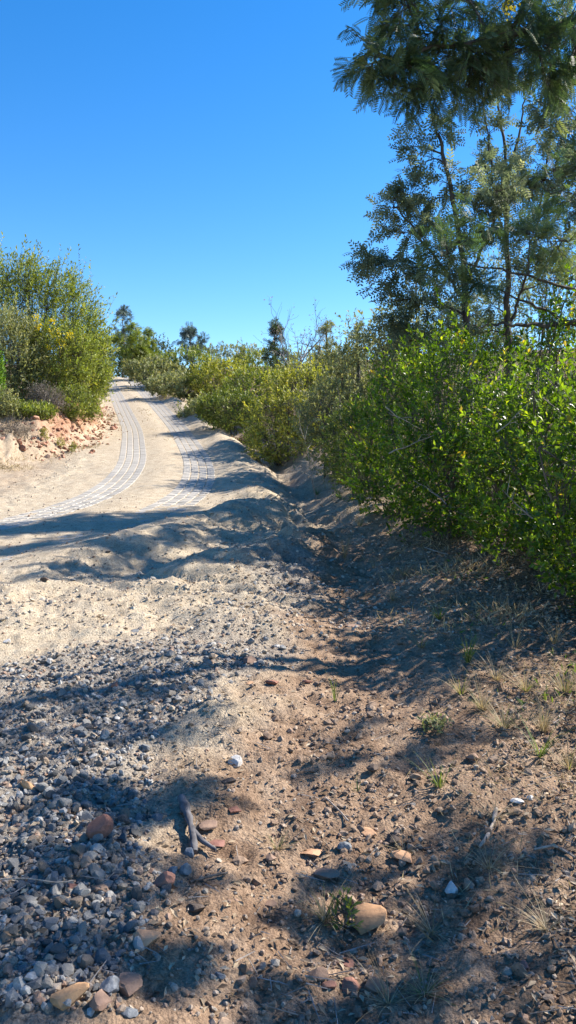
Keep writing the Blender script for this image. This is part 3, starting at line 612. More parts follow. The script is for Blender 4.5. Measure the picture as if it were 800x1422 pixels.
for i, (x, y, h, rx, ry, ls, mt, n, per, lab) in enumerate(rows):
    shrub('roadside_bush', lab, 'bush', gz(x, y), roundish(h, rx, ry, 300 + i), LM if y < 21 else T_narrow(.5), ls, mt, n, per, .12 + .08 * h, .6, .8, group='bushes lining the right of the road', seed=400 + i, stems=5, stem_r=.016 + .004 * h, rough=.16)
# background greenery between the hedge and the wattles
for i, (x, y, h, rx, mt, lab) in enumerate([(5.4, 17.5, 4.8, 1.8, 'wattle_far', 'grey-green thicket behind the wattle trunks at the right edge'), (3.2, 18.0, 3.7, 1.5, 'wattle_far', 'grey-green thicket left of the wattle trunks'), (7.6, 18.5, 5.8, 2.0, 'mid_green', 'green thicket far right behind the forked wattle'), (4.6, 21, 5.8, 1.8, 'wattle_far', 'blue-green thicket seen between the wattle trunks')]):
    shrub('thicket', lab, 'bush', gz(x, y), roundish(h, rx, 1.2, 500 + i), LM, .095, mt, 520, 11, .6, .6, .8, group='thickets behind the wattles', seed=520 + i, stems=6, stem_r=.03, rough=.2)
# dead branches tangled in the dull bush
def dead_branch(label, p0, p1, n, seed, r=.011, cat='branch', mat='grey_twig', name='dead_branch', side=.5):
    rng = np.random.default_rng(seed); p0 = np.array(p0, float); p1 = np.array(p1, float); mb = MB(); L = np.linalg.norm(p1 - p0)
    tt = np.linspace(0, 1, 7)[:, None]; pl = p0 + (p1 - p0) * tt; pl[1:] += np.cumsum(rng.normal(0, .022 * L, (6, 3)), 0); tube(mb, pl - p0, r * np.linspace(1, .3, 7), 5)
    for k in range(n):
        j = rng.integers(1, 6); s = pl[j]; e = s + nrm((p1 - p0) / L + rng.normal(0, .7, 3)) * L * side * (.4 + .6 * rng.random()); m = (s + e) / 2 + rng.normal(0, .03 * L, 3)
        tube(mb, np.array([s, m, e]) - p0, r * np.array([.5, .35, .15]), 4)
    o = mb.build(name, M[mat]); o.location = Vector(p0); tag(o, label, cat); return o
for i, (x, y, dx, dy, h, lab) in enumerate([(.55, 14.9, -.25, -.1, 1.5, 'bare grey dead branch leaning left out of the dull bush'), (.85, 14.8, .1, -.15, 1.7, 'bare upright grey dead branch in front of the dull bush'), (.95, 14.6, .45, -.1, 1.2, 'bare grey dead branch leaning right towards the glossy hedge')]):
    b = gz(x, y); dead_branch(lab, b, np.array(b) + [dx, dy, h], 9, 600 + i)
for i, (a, b_, lab) in enumerate([((535, 565, 8.8), (580, 600, 8.75), 'pale bare twig showing among the leaves of the tallest glossy bush'), ((540, 630, 8.6), (600, 605, 8.6), 'pale bare twig low among the leaves of the tallest glossy bush')]):
    dead_branch(lab, at(*a), at(*b_), 3, 620 + i, .008, mat='pale_stick')

for i, (a, b_, lab) in enumerate([((690, 600, 7.1), (735, 560, 7.0), 'bare grey twig sticking out of the glossy bush above the littered bank'), ((620, 700, 8.2), (575, 660, 8.4), 'bare twig low on the left face of the glossy hedge'), ((740, 720, 6.0), (700, 680, 6.0), 'bare twig on the dark bush nearest the camera'), ((650, 520, 8.6), (668, 470, 8.6), 'bare twig rising above the top of the hedge')]):
    dead_branch(lab, at(*a), at(*b_), 4, 640 + i, .007, mat='grey_twig')
# --- left side shrubs
LN = T_narrow(.34)
def left(name, lab, px, d, top, wpx, mat, leaf, ls, n, per, sl, seed, lobes=None, flowers=None, **k):
    x = (px - 400) / FPX * d; b = gz(x, d); h = at(px, top, d)[2] - b[2]; h = max(h, .5); rx = wpx / 2 / FPX * d
    L = [(q[0] * rx, q[1] * rx, q[2] * h, q[3] * rx, q[4] * rx, q[5] * h) for q in lobes] if lobes else roundish(h, rx, rx * .9, seed)
    if flowers: flowers = (flowers[0], flowers[1], [(q[0] * rx, q[1] * rx, q[2] * h, q[3] * rx) for q in flowers[2]])
    return shrub(name, lab, 'shrub', b, L, leaf, ls, mat, n, per, sl, k.pop('up_bias', .7), k.pop('spread', .75), seed=seed, group='shrubs on the left bank', flowers=flowers, **k)
left('tall_shrub', 'tall feathery shrub with upswept branches against the sky on the left', 52, 27.5, 350, 180, 'fynbos', LN, .125, 1550, 18, 1.0, 701, lean=(.34, 0, .3), stems=10, stem_r=.035,
     lobes=[(0, 0, .50, .95, .8, .44), (-.75, 0, .78, .40, .5, .26), (-.2, 0, .80, .36, .5, .22), (.25, 0, .72, .36, .5, .24), (.68, 0, .62, .36, .5, .24), (.85, 0, .45, .32, .5, .2)], rough=.22)
left('grey_shrub', 'grey-green rounded shrub at the left edge in front of the tall feathery one', 14, 24.6, 418, 110, 'grey_green', LN, .11, 1000, 16, .5, 702, stems=6)
left('flowering_shrub', 'leafy shrub with clusters of small yellow flowers on the left bank', 84, 25.4, 438, 96, 'fynbos', LM, .095, 1000, 12, .42, 703, stems=6,
     flowers=(30, .075, [(-.35, -.75, .92, .14), (-.28, -.8, .82, .10), (.2, -.9, .75, .17), (.35, -.85, .64, .16), (.05, -.9, .6, .10), (.55, -.8, .74, .12), (.1, -.8, .88, .10), (-.5, -.8, .25, .08)]))
left('olive_shrub', 'olive shrub at the right end of the left bank, beside the road', 122, 28.5, 452, 70, 'fynbos', LM, .10, 900, 12, .45, 704, stems=5)
left('low_shrub', 'low dark green shrub on the red bank below the flowering shrub', 100, 24.6, 532, 70, 'mid_green', LN, .09, 480, 14, .35, 705)
left('dry_shrub', 'dry brownish twiggy shrub hanging over the red bank', 66, 23.6, 530, 46, 'dry_twig_leaf', LN, .060, 420, 9, .5, 706, twig='grey_twig', stems=8, stem_r=.008)
left('dry_shrub', 'dark leafless thorny shrub at the left edge at the foot of the bank', 18, 20.6, 576, 60, 'dry_twig_leaf', LN, .04, 360, 4, .45, 707, twig='twig', stems=9, stem_r=.008)
left('bright_shrub', 'bright lime green shrub cut off by the left edge', -16, 22.4, 484, 46, 'bright', LM, .085, 420, 13, .3, 708)
left('grassy_shrub', 'low green grassy shrub spilling over the bank below the grey shrub', 42, 22.6, 562, 66, 'mid_green', LN, .095, 420, 12, .36, 709)
left('pale_shrub', 'pale grey-green low shrub at the left edge above the leafless one', 0, 22.0, 536, 60, 'grey_green', LM, .08, 460, 12, .36, 710)
left('crest_shrub', 'green shrub beside the road bend at the far end of the left bank', 128, 33.0, 480, 50, 'mid_green', LM, .10, 520, 10, .45, 711)
left('crest_shrub', 'shaded green shrub behind the left bank near the crest', 132, 46, 470, 50, 'fynbos', LM, .12, 480, 10, .6, 712)
left('crest_shrub', 'tall olive shrub behind the feathery shrub on the left slope', 90, 36, 440, 90, 'fynbos', LM, .11, 520, 10, .7, 713)
M['added_brush'] = leaf_mat('added_brush', [(.05, .022, .014), (.10, .045, .028), (.16, .08, .05)], None, .8, .1, (1.1, 1, .8))
g = G(348, 618); shrub('added_brush', 'low heap of dark reddish-brown brush added for the dark hole in the ditch below the yellow-green bush', 'brush', g, [(0, 0, .12, .55, .35, .18), (.4, .1, .1, .4, .3, .15)], LM, .07, 'added_brush', 160, 9, .2, .4, .9, seed=795, stems=4, stem_r=.008)  # added heap, standing in for a dark reddish hole in the ditch
# leafy sprigs at the foot of the bank
for i, (px, py, lab) in enumerate([(84, 622, 'small green leafy weed at the foot of the red bank'), (101, 628, 'pale green weed at the roadside just right of another small weed'), (62, 612, 'low weed growing on the red rubble of the bank')]):
    g = G(px, py); shrub('weed', lab, 'weed', g, [(0, 0, .16, .13, .13, .16)], LM, .045, 'yellow_green', 34, 8, .12, .8, .8, seed=760 + i, stems=3, stem_r=.004, group='small weeds by the red bank')

# --- trees on the skyline
def sky_tree(label, px, d, top, bot, width, mat, seed, nclus=26, ls=.30, den=.8, shape='oval', trunk=.10, group='trees on the skyline'):
    rng = np.random.default_rng(seed); x = (px - 400) / FPX * d; b = np.array(gz(x, d)); T = at(px, top, d); B = at(px, bot, d); W = width / FPX * d / 2
    st = [b, np.array([B[0], d, (b[2] + B[2]) / 2]), np.array([B[0] + .05 * W, d, B[2]]), np.array([B[0] - .1 * W, d, (B[2] + T[2]) / 2]), T]
    cl = []
    for k in range(nclus):
        f = rng.random(); prof = math.sin(math.pi * min(1, .15 + .8 * f)) if shape == 'oval' else (1.05 - f)
        a = rng.random() * 6.283; rr = W * prof * math.sqrt(rng.random()); p = np.array([B[0] + rr * math.cos(a), d + rr * math.sin(a), B[2] + (T[2] - B[2]) * f]); cl.append((p, W * .30 * (.6 + .8 * rng.random()), den * .7))
    o = wattle('skyline_tree', label, b, [st], cl, T_frond(4, .5, .16), ls * .8, mat, seed, 9, 7, trunk, (), .1, .02); o['group'] = group; return o
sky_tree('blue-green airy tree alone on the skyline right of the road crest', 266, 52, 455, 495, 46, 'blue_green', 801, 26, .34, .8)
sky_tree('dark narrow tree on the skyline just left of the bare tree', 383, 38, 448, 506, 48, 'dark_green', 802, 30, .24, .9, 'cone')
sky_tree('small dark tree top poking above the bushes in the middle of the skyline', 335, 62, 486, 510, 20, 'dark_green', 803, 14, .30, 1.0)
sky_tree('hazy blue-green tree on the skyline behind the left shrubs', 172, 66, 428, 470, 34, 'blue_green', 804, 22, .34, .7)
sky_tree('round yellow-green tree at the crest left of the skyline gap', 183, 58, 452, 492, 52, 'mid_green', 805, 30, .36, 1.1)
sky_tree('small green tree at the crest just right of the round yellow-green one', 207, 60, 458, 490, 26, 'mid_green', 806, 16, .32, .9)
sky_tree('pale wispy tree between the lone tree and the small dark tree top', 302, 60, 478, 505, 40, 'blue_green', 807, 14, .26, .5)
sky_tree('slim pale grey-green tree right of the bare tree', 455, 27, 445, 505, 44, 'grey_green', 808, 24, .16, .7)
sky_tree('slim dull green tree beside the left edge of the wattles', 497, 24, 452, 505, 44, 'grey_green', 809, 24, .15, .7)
def bare_tree(label, px, d, top, seed, spread=1.0, nl=9):
    rng = np.random.default_rng(seed); x = (px - 400) / FPX * d; b = np.array(gz(x, d)); T = at(px, top, d); H = T[2] - b[2]
    root = empty('bare_tree', b); tag(root, label, 'tree', 'trees on the skyline'); mb = MB(); lb = MB(); tips = []
    def grow(p, dr, ln, r, lev):
        pl = [p]; q = p; dd = dr
        for _ in range(4): dd = nrm(dd + rng.normal(0, .16, 3) + np.array([0, 0, .08])); q = q + dd * ln / 4; pl.append(q)
        tube(mb, np.array(pl), np.linspace(r, r * .62, 5), 5 if lev < 2 else 3)
        if lev < 4:
            for k in range(3 if lev < 2 else 2 + (rng.random() < .5)):
                s = pl[rng.integers(2, 5)]; grow(s, nrm(dd + spread * rng.normal(0, .45, 3)), ln * (.62 + .2 * rng.random()), r * .56, lev + 1)
        else: tips.append(q)
    grow(np.zeros(3) - [0, 0, .05], np.array([0, 0, 1.]), H * .36, .06, 0)
    mb.build('trunk', M['grey_twig'], root)
    tp = np.array(tips); k = rng.random(len(tp)) < .5; tp = np.repeat(tp[k], 3, 0) + rng.normal(0, .06, (int(k.sum()) * 3, 3))
    scatter(lb, LM, tp, rng.normal(size=tp.shape), rng.normal(size=tp.shape), .085 * np.ones(len(tp)), rng.random(len(tp))); lb.build('crown', M['dry_leaf'], root)
bare_tree('bare grey tree with thin forking branches against the sky', 428, 27, 405, 821, 1.1)
bare_tree('second bare tree, thinner and further left, behind the dark narrow tree', 398, 30, 415, 822, 1.0)

# ------------------------------------------------------------------ stones
def ico(sub):
    t = (1 + 5 ** .5) / 2
    V = nrm(np.array([(-1, t, 0), (1, t, 0), (-1, -t, 0), (1, -t, 0), (0, -1, t), (0, 1, t), (0, -1, -t), (0, 1, -t), (t, 0, -1), (t, 0, 1), (-t, 0, -1), (-t, 0, 1)], float))
    F = [(0, 11, 5), (0, 5, 1), (0, 1, 7), (0, 7, 10), (0, 10, 11), (1, 5, 9), (5, 11, 4), (11, 10, 2), (10, 7, 6), (7, 1, 8), (3, 9, 4), (3, 4, 2), (3, 2, 6), (3, 6, 8), (3, 8, 9), (4, 9, 5), (2, 4, 11), (6, 2, 10), (8, 6, 7), (9, 8, 1)]
    V = list(map(tuple, V))
    for _ in range(sub):
        mid = {}; NF = []
        def m(a, b):
            k = (min(a, b), max(a, b))
            if k not in mid:
                p = (np.array(V[a]) + np.array(V[b])) / 2; V.append(tuple(p / np.linalg.norm(p))); mid[k] = len(V) - 1
            return mid[k]
        for a, b, c in F:
            x, y, z = m(a, b), m(b, c), m(c, a); NF += [(a, x, z), (b, y, x), (c, z, y), (x, y, z)]
        F = NF
    return np.array(V), np.array(F)
def rock_shape(sub, rng, cuts=9, flat=.72, jit=.05):
    V, F = ico(sub); V = V * (1 + jit * rng.normal(size=(len(V), 1)))
    for _ in range(cuts):
        n = nrm(rng.normal(size=3)); o = rng.uniform(.42, .8); d = V @ n; V = np.where((d > o)[:, None], V - (d - o)[:, None] * n, V)
    V = V * np.array([1, rng.uniform(.65, .95), flat * rng.uniform(.75, 1.1)]); V -= (V.max(0) + V.min(0)) / 2
    return V / (V[:, 0].max() - V[:, 0].min()), F                # one unit long
rr_ = np.random.default_rng(77)
SH0 = [rock_shape(0, rr_, 5) for _ in range(10)]
SH1 = [rock_shape(1, rr_, 10) for _ in range(12)]
SHG = [rock_shape(0, rr_, 4, jit=.16) for _ in range(16)]
MG = {}
def rock_mesh(i, mat):
    if (i, mat) not in MG: MG[(i, mat)] = make_mesh('stone', *SH1[i], M[mat])
    return MG[(i, mat)]
def rotm(rng, n):
    q = nrm(rng.normal(size=(n, 4)) * [2.2, .6, .6, 2.0]); w_, x, y, z = q.T
    return np.stack([np.stack([1 - 2 * (y * y + z * z), 2 * (x * y - z * w_), 2 * (x * z + y * w_)], 1), np.stack([2 * (x * y + z * w_), 1 - 2 * (x * x + z * z), 2 * (y * z - x * w_)], 1), np.stack([2 * (x * z - y * w_), 2 * (y * z + x * w_), 1 - 2 * (x * x + y * y)], 1)], 1), q
# named stones: px, py, width in px, mesh material, label
def dist_at(g): return g[1]
def single_stone(px, py, wpx, mat, label, seed, flat=1.0, sink=.22, sub=2, cuts=11, name='stone'):
    rng = np.random.default_rng(seed); g = G(px, py); size = .9 * wpx / FPX * math.hypot(g[1], EYE - g[2]) ; V, F = rock_shape(sub, rng, cuts, .72 * flat)
    V = V * size; a = rng.uniform(-.5, .5); ca, sa = math.cos(a), math.sin(a); V = V @ np.array([[ca, sa, 0], [-sa, ca, 0], [0, 0, 1]])
    o = mesh_obj(name, V, F, M[mat]); o.location = Vector((g[0], g[1], g[2] + V[:, 2].max() - sink * 2 * V[:, 2].max())); tag(o, label, 'stone', 'larger loose stones'); return o
named = [
    (139, 1164, 40, 'st_red', 'large pointed reddish-brown stone standing out of the grey gravel', 1.25), (98, 1392, 50, 'st_ochre', 'big flat-topped ochre stone at the bottom left corner', .9), (180, 1374, 36, 'st_brown', 'smooth brown stone beside the big ochre stone at the bottom', 1.15),
    (229, 1242, 30, 'st_red', 'squat red-brown stone at the edge of the gravel, lower left of the grey driftwood', 1.0), (206, 1310, 38, 'st_orange', 'flat orange stone lying at the edge of the gravel', .55), (140, 1406, 30, 'st_brown', 'pinkish brown stone at the bottom between the ochre and grey stones', .8),
    (178, 1412, 28, 'st_grey', 'speckled grey stone at the bottom edge below the smooth brown stone', .9), (152, 1385, 26, 'st_grey', 'blue-grey stone between the ochre stone and the smooth brown stone', 1.0), (139, 1236, 30, 'st_brown', 'dark brown stone in the gravel between the red pointed stone and the orange one', 1.0),
    (100, 1232, 18, 'st_red', 'small dark red stone in the middle of the gravel', 1.0), (6, 1262, 24, 'st_brown', 'brown block-shaped stone cut by the left edge', .8), (40, 1097, 30, 'st_ochre', 'yellowish stone on top of the gravel near the left edge', .9),
    (240, 1214, 16, 'st_grey', 'pale grey stone, left one of a pair below the driftwood', 1.1), (257, 1211, 20, 'st_grey', 'pale grey stone, right one of a pair below the driftwood', 1.1), (263, 1188, 18, 'st_grey', 'grey stone leaning on the foot of the driftwood', 1.0), (289, 1152, 28, 'st_brown', 'tan stone just right of the driftwood', .7),
    (298, 1167, 30, 'st_red', 'flat reddish stone right of the driftwood, below the tan one', .5), (325, 1134, 22, 'st_red', 'small red stone right of the driftwood on bare dirt', .6), (377, 1201, 16, 'st_brown', 'small round brown stone on bare dirt below the driftwood', .9), (374, 1252, 22, 'st_brown', 'flat brown stone sunk in the dirt near the middle bottom', .4),
    (181, 1262, 20, 'st_orange', 'small orange stone between the gravel and the red-brown squat stone', .6), (327, 1055, 20, 'st_pale', 'whitish stone alone on the dirt above the driftwood', .8), (317, 1092, 22, 'st_dark', 'dark clod in the shade above the driftwood', .8), (272, 1270, 24, 'st_dark', 'black crumbly clod on the sandy dirt', .9),
    (510, 1157, 26, 'st_orange', 'bright orange stone in the dirt in the middle of the foreground', 1.0), (560, 1192, 34, 'st_orange', 'flat orange flake lying right of the bright orange stone', .35), (432, 1180, 32, 'st_orange', 'flat tan-orange stone sunk in the dirt left of the bright orange stone', .30), (453, 1216, 34, 'st_brown', 'smooth flat brown stone in the shade below the tan-orange one', .45),
    (478, 1183, 22, 'st_grey', 'rough grey stone left below the bright orange stone', 1.0), (545, 1168, 22, 'st_dark', 'dark grey-brown clod just right of the bright orange stone', .8), (513, 1281, 46, 'st_ochre', 'large smooth brown stone with ochre side next to the green sprig', .8), (627, 1236, 18, 'st_pale', 'small pale grey stone in the shade right of centre', 1.1),
    (442, 1358, 32, 'st_brown', 'smooth dark brown stone near the bottom centre', .6), (457, 1372, 22, 'st_red', 'small brown stone just below the smooth dark one at bottom centre', .7), (487, 1370, 26, 'st_red', 'rounded red-brown stone at bottom centre, left of the long tan one', .8), (521, 1374, 30, 'st_brown', 'long tan rounded stone at bottom centre', .7),
    (482, 1331, 18, 'st_red', 'small pinkish stone above the rounded red-brown one', .6), (726, 1349, 18, 'st_red', 'small pink stone at the lower right', .7), (718, 1116, 20, 'st_pale', 'white stone on the dirt at the right', .6), (736, 1112, 10, 'st_pale', 'tiny white pebble right of the white stone', 1.0),
    (656, 1050, 20, 'st_brown', 'brown clod on the dirt above the white stone', .8), (517, 1075, 18, 'st_dark', 'dark clod on the bare dirt in the centre', .8), (305, 1366, 16, 'st_grey', 'small blue-grey stone near the bottom on gritty dirt', .9), (362, 1385, 26, 'st_brown', 'purplish brown flat stone at the bottom', .4),
    (347, 919, 20, 'st_brown', 'brown stone at the top end of the gravel, left of the red one', .9), (378, 950, 22, 'st_red', 'dark red stone at the right end of the gravel tongue', .7), (346, 948, 12, 'st_orange', 'small orange stone between the gravel and bare dirt', .6), (160, 960, 13, 'st_red', 'small maroon stone in the upper gravel', 1.0),
    (62, 809, 14, 'st_dark', 'dark reddish lump on the sunlit sand by the road', .9), (101, 810, 10, 'st_grey', 'small grey stone on the sunlit sand right of the dark lump', .8), (187, 877, 14, 'st_grey', 'blue-grey stone on sunlit sand above the gravel', .8), (10, 893, 12, 'st_pale', 'whitish stone on the sunlit sand at the left edge', .9), (180, 823, 10, 'st_brown', 'small brown stone on the sunlit sand by the road', .8), (150, 770, 8, 'st_dark', 'small dark stone lying on the shaded road', .8),
    (490, 873, 26, 'st_brown', 'flat brown slab in the ditch below the dry grass', .3), (618, 826, 18, 'st_orange', 'orange-tan stone on the littered bank', .6), (427, 952, 14, 'st_red', 'reddish pebble on bare dirt right of the dark red stone', .7), (475, 1065, 12, 'st_red', 'small reddish pebble in the middle of the bare dirt', .7)]
for i, (px, py, wpx, mt, lab, fl) in enumerate(named): single_stone(px, py, wpx, mt, lab, 900 + i, fl * (1.35 if i == 0 else 1), cuts=6 if i == 0 else 11)
# red rubble on the cut bank
for i, (px, py, wpx) in enumerate([(100, 592, 9), (106, 600, 8), (92, 588, 7), (140, 578, 9), (150, 590, 8), (128, 600, 8), (112, 612, 7), (70, 606, 9), (58, 610, 8), (80, 600, 7), (135, 566, 7), (120, 585, 8), (60, 600, 8), (90, 612, 6)]):
    o = single_stone(px, py, wpx, ['st_orange', 'st_red'][i % 2], 'reddish broken rock lying on the cut bank left of the road', 980 + i, 1, .3, 1, 8, 'rock'); o['group'] = 'rubble on the red bank'
rb = np.random.default_rng(55); nb_ = 900; yb = rb.uniform(20, 36, nb_); sl_ = (f_road(yb + .2) - f_road(yb - .2)) / .4; xb = f_road(yb) - (f_bo(yb) + rb.normal(.35, .45, nb_)) * np.sqrt(1 + sl_ ** 2)
BANKP = (xb, yb, np.clip(rb.lognormal(math.log(.075), .5, nb_), .03, .26))
# gravel: the 300 stones that show largest are things, the rest one mass
def sample(n, rng, f, x0, x1, y0, y1, pw=1.6):
    out = []; tot = 0
    while tot < n:
        k = n * 4; y = (y0 ** (1 - pw) + rng.random(k) * (y1 ** (1 - pw) - y0 ** (1 - pw))) ** (1 / (1 - pw)); x = x0 + (x1 - x0) * rng.random(k)
        ok = (np.abs(x) < .41 * y + .55) & (rng.random(k) < f(x, y)); p = np.stack([x[ok], y[ok]], 1); out.append(p); tot += len(p)
    return np.concatenate(out)[:n]
rg = np.random.default_rng(5)
NG = 9200
p = sample(NG, rg, gravel_density, -3.2, .9, 1.9, 9, 2.2)
size = np.clip(rg.lognormal(math.log(.0215), .45, NG), .008, .055); zz = height(p[:, 0], p[:, 1]) + size * rg.uniform(-.16, .30, NG)
Rm, Q = rotm(rg, NG); show = size / np.hypot(p[:, 1], 1.4) * (p[:, 1] > 2.0) * (np.abs(p[:, 0]) < .37 * p[:, 1]); order = np.argsort(-show); big = order[:300]
MARK = [(139, 1164, 'near the pointed reddish stone'), (98, 1392, 'around the big ochre stone in the bottom corner'), (10, 1290, 'at the left edge by the brown block'), (240, 1300, 'at the gravel edge by the flat orange stone'), (265, 1170, 'close to the driftwood'), (40, 1097, 'around the yellowish stone at the left'),
        (160, 960, 'in the upper gravel by the maroon stone'), (347, 919, 'at the top end of the gravel tongue'), (200, 1030, 'in the shaded middle of the gravel'), (180, 1400, 'at the bottom edge by the smooth brown stone'), (100, 1232, 'around the small dark red stone'), (40, 980, 'at the upper left edge of the gravel')]
marks = [G(m_[0], m_[1]) for m_ in MARK]
for i in big:
    c = int(rg.integers(0, 12)); tone = GCL[int(rg.choice(5, p=[.22, .30, .24, .12, .12]))][0]; o = bpy.data.objects.new('gravel_stone', rock_mesh(c, 'gravel ' + tone)); link(o); o.location = (p[i, 0], p[i, 1], zz[i]); o.rotation_mode = 'QUATERNION'; o.rotation_quaternion = Q[i]; o.scale = (size[i],) * 3
    k = int(np.argmin([(p[i, 0] - m_[0]) ** 2 + (p[i, 1] - m_[1]) ** 2 for m_ in marks])); sz = 'large' if size[i] > .048 else ('medium' if size[i] > .036 else 'small')
    tag(o, f'{sz} {tone} gravel stone {MARK[k][2]}', 'stone', 'loose gravel stones')
def stone_mass(name, pos, Rm, size, mat, shapes, rng, label):
    mb = MB(); sh = rng.integers(0, len(shapes), len(pos))
    for k, (V, F) in enumerate(shapes):
        i = np.where(sh == k)[0]
        if len(i) == 0: continue
        VV = pos[i][:, None] + size[i][:, None, None] * np.einsum('nij,kj->nki', Rm[i], V); FF = (F[None] + (np.arange(len(i)) * len(V))[:, None, None]).reshape(-1, 3)
        mb.add(VV.reshape(-1, 3), FF, np.repeat(rng.random(len(i)), len(F)))
    o = mb.build(name, M[mat]); tag(o, label, 'gravel', kind='stuff'); return o
rest = order[300:]
stone_mass('gravel', np.stack([p[rest, 0], p[rest, 1], zz[rest]], 1), Rm[rest], size[rest], 'gravel', SHG, rg, 'loose grey crushed gravel spilling down the verge at lower left')
NT = 11500
def grit_d(x, y): return np.clip(.35 + .5 * gravel_density(x, y) + .5 * noise(x * 2, y * 2, 71) - .15 * sst(1.0, 2, x - f_ditch(y)), .05, 1)
p = sample(NT, rg, grit_d, -5, 4, 1.9, 14, 2.3); size = np.clip(rg.lognormal(math.log(.0095), .45, NT), .004, .026) * (1 + .05 * p[:, 1]); Rm, Q = rotm(rg, NT)
stone_mass('grit', np.stack([p[:, 0], p[:, 1], height(p[:, 0], p[:, 1]) + size * .12], 1), Rm, size, 'grit', SH0, rg, 'fine grit and pebbles strewn over the sandy verge')

xb, yb, zb = BANKP; Rm, Q = rotm(rg, len(xb)); stone_mass('bank_rubble', np.stack([xb, yb, height(xb, yb) + zb * .1], 1), Rm, zb, 'bank_rubble', SHG, rg, 'broken reddish rubble on the face of the cut bank')
NH = 6000
def hump_d(x, y): t = x - f_ditch(y); return np.clip(.45 + .9 * noise(x * 1.1, y * 1.1, 75), .05, 1) * sst(1.6, 2.3, np.abs(offs(x, y))) * (1 - .6 * sst(.6, 1.6, t))
p = sample(NH, rg, hump_d, -6, 3.5, 5.5, 22, 1.5); size = np.clip(rg.lognormal(math.log(.020), .45, NH), .008, .06); Rm, Q = rotm(rg, NH)
stone_mass('shoulder_rubble', np.stack([p[:, 0], p[:, 1], height(p[:, 0], p[:, 1]) + size * .06], 1), Rm, size, 'rubble', SHG, rg, 'small rubble strewn over the sandy humps beside the road')
NC = 3200
p = sample(NC, rg, lambda x, y: np.clip(.25 + .9 * noise(x * 1.5, y * 1.5, 73), .04, 1) * sst(-.8, -.1, x - f_ditch(y)), -1.5, 4, 1.9, 11, 2.0); size = np.clip(rg.lognormal(math.log(.020), .45, NC), .008, .06); Rm, Q = rotm(rg, NC)
stone_mass('dirt_clod', np.stack([p[:, 0], p[:, 1], height(p[:, 0], p[:, 1]) + size * .10], 1), Rm, size, 'clod', SHG, rg, 'crumbly brown earth clods on the dirt verge')

# ------------------------------------------------------------------ sticks, grass, litter
def ground_path(pts, lift):
    P = []
    for (px, py) in pts: g = G(px, py); P.append(g + np.array([0, 0, lift]))
    return np.array(P)
def stick(label, pts, r, mat, lift=.012, name='stick', fork=None):
    P = ground_path(pts, lift); n = len(P); tt = np.linspace(0, n - 1, n * 4); k = np.minimum(tt.astype(int), n - 2); f = (tt - k)[:, None]; pl = P[k] * (1 - f) + P[k + 1] * f
    for _ in range(2): pl[1:-1] = (pl[:-2] + 2 * pl[1:-1] + pl[2:]) / 4
    mb = MB(); rad = r * (1 + .18 * R.normal(size=len(pl))) * np.linspace(1, .75, len(pl)); tube(mb, pl - P[0], np.abs(rad), 8)
    if fork:
        Q_ = ground_path(fork, lift); tube(mb, Q_ - P[0], np.linspace(r * .7, r * .3, len(Q_)), 6)
    o = mb.build(name, M[mat], smooth=True); o.location = Vector(P[0]); tag(o, label, 'stick'); return o
stick('grey weathered driftwood stick with a forked foot lying at the edge of the gravel', [(252, 1118), (261, 1140), (268, 1162), (270, 1178)], .019, 'driftwood', .024, 'driftwood', [(268, 1160), (282, 1172), (300, 1184)])
stick('thin curved pale stick lying in the shade at the right', [(689, 1130), (685, 1148), (678, 1170), (666, 1184)], .008, 'pale_stick')
stick('thin dark twig lying on dirt below the driftwood', [(264, 1230), (290, 1224), (316, 1223)], .005, 'twig')
stick('long thin dry stem lying across the gravel at left', [(2, 1252), (40, 1244), (80, 1240), (105, 1239)], .0025, 'pale_stick', .045)
stick('thin twig lying across the dirt at the far right', [(742, 1182), (770, 1180), (798, 1190)], .004, 'pale_stick')
stick('short pale twig on the bare dirt left of the orange stones', [(452, 1112), (470, 1132), (484, 1150)], .004, 'pale_stick')
stick('short pale twig under the edge of the glossy bush', [(590, 768), (605, 772), (622, 778)], .006, 'pale_stick', .05)
def blades(mb, rng, n, ln, wd, splay, rmin=0., base_r=.02, curl=.5):
    for k in range(n):
        a = rng.random() * 6.283; l = ln * (.5 + .7 * rng.random()); s = splay * (.3 + rng.random()); d = np.array([math.cos(a), math.sin(a), 0]); b = d * base_r * rng.random(); w_ = np.array([-d[1], d[0], 0]) * wd / 2
        t = np.linspace(0, 1, 5)[:, None]; c = b + d * (s * l * (t + curl * t * t)) + UP * (l * (t * (1 - .35 * min(1.3, s) * t))); c[:, 2] = np.maximum(c[:, 2], .004)
        V = np.concatenate([c - w_ * (1 - t * .9), c + w_ * (1 - t * .9)]); i = np.arange(4); F = np.stack([i, i + 1, i + 6, i + 5], 1); mb.add(V, F, rmin + (1 - rmin) * rng.random())
def tuft(label, px, py, n, ln, mat, seed, wd=.004, splay=.5, name='grass_tuft', tall=0, cat='grass', group='grass tufts on the verge', green=0):
    rng = np.random.default_rng(seed); g = G(px, py); root = empty(name, g); tag(root, label, cat, group); mb = MB(); blades(mb, rng, n, ln, wd, splay); mb.build('blade', M[mat], root)
    if green: mb = MB(); blades(mb, rng, green, ln * .9, wd, splay); mb.build('green_blade', M['green_grass'], root)
    if tall: mb = MB(); blades(mb, rng, tall, ln * 2.8, wd * .8, .16, .5); mb.build('stalk', M['dry_grass'], root)
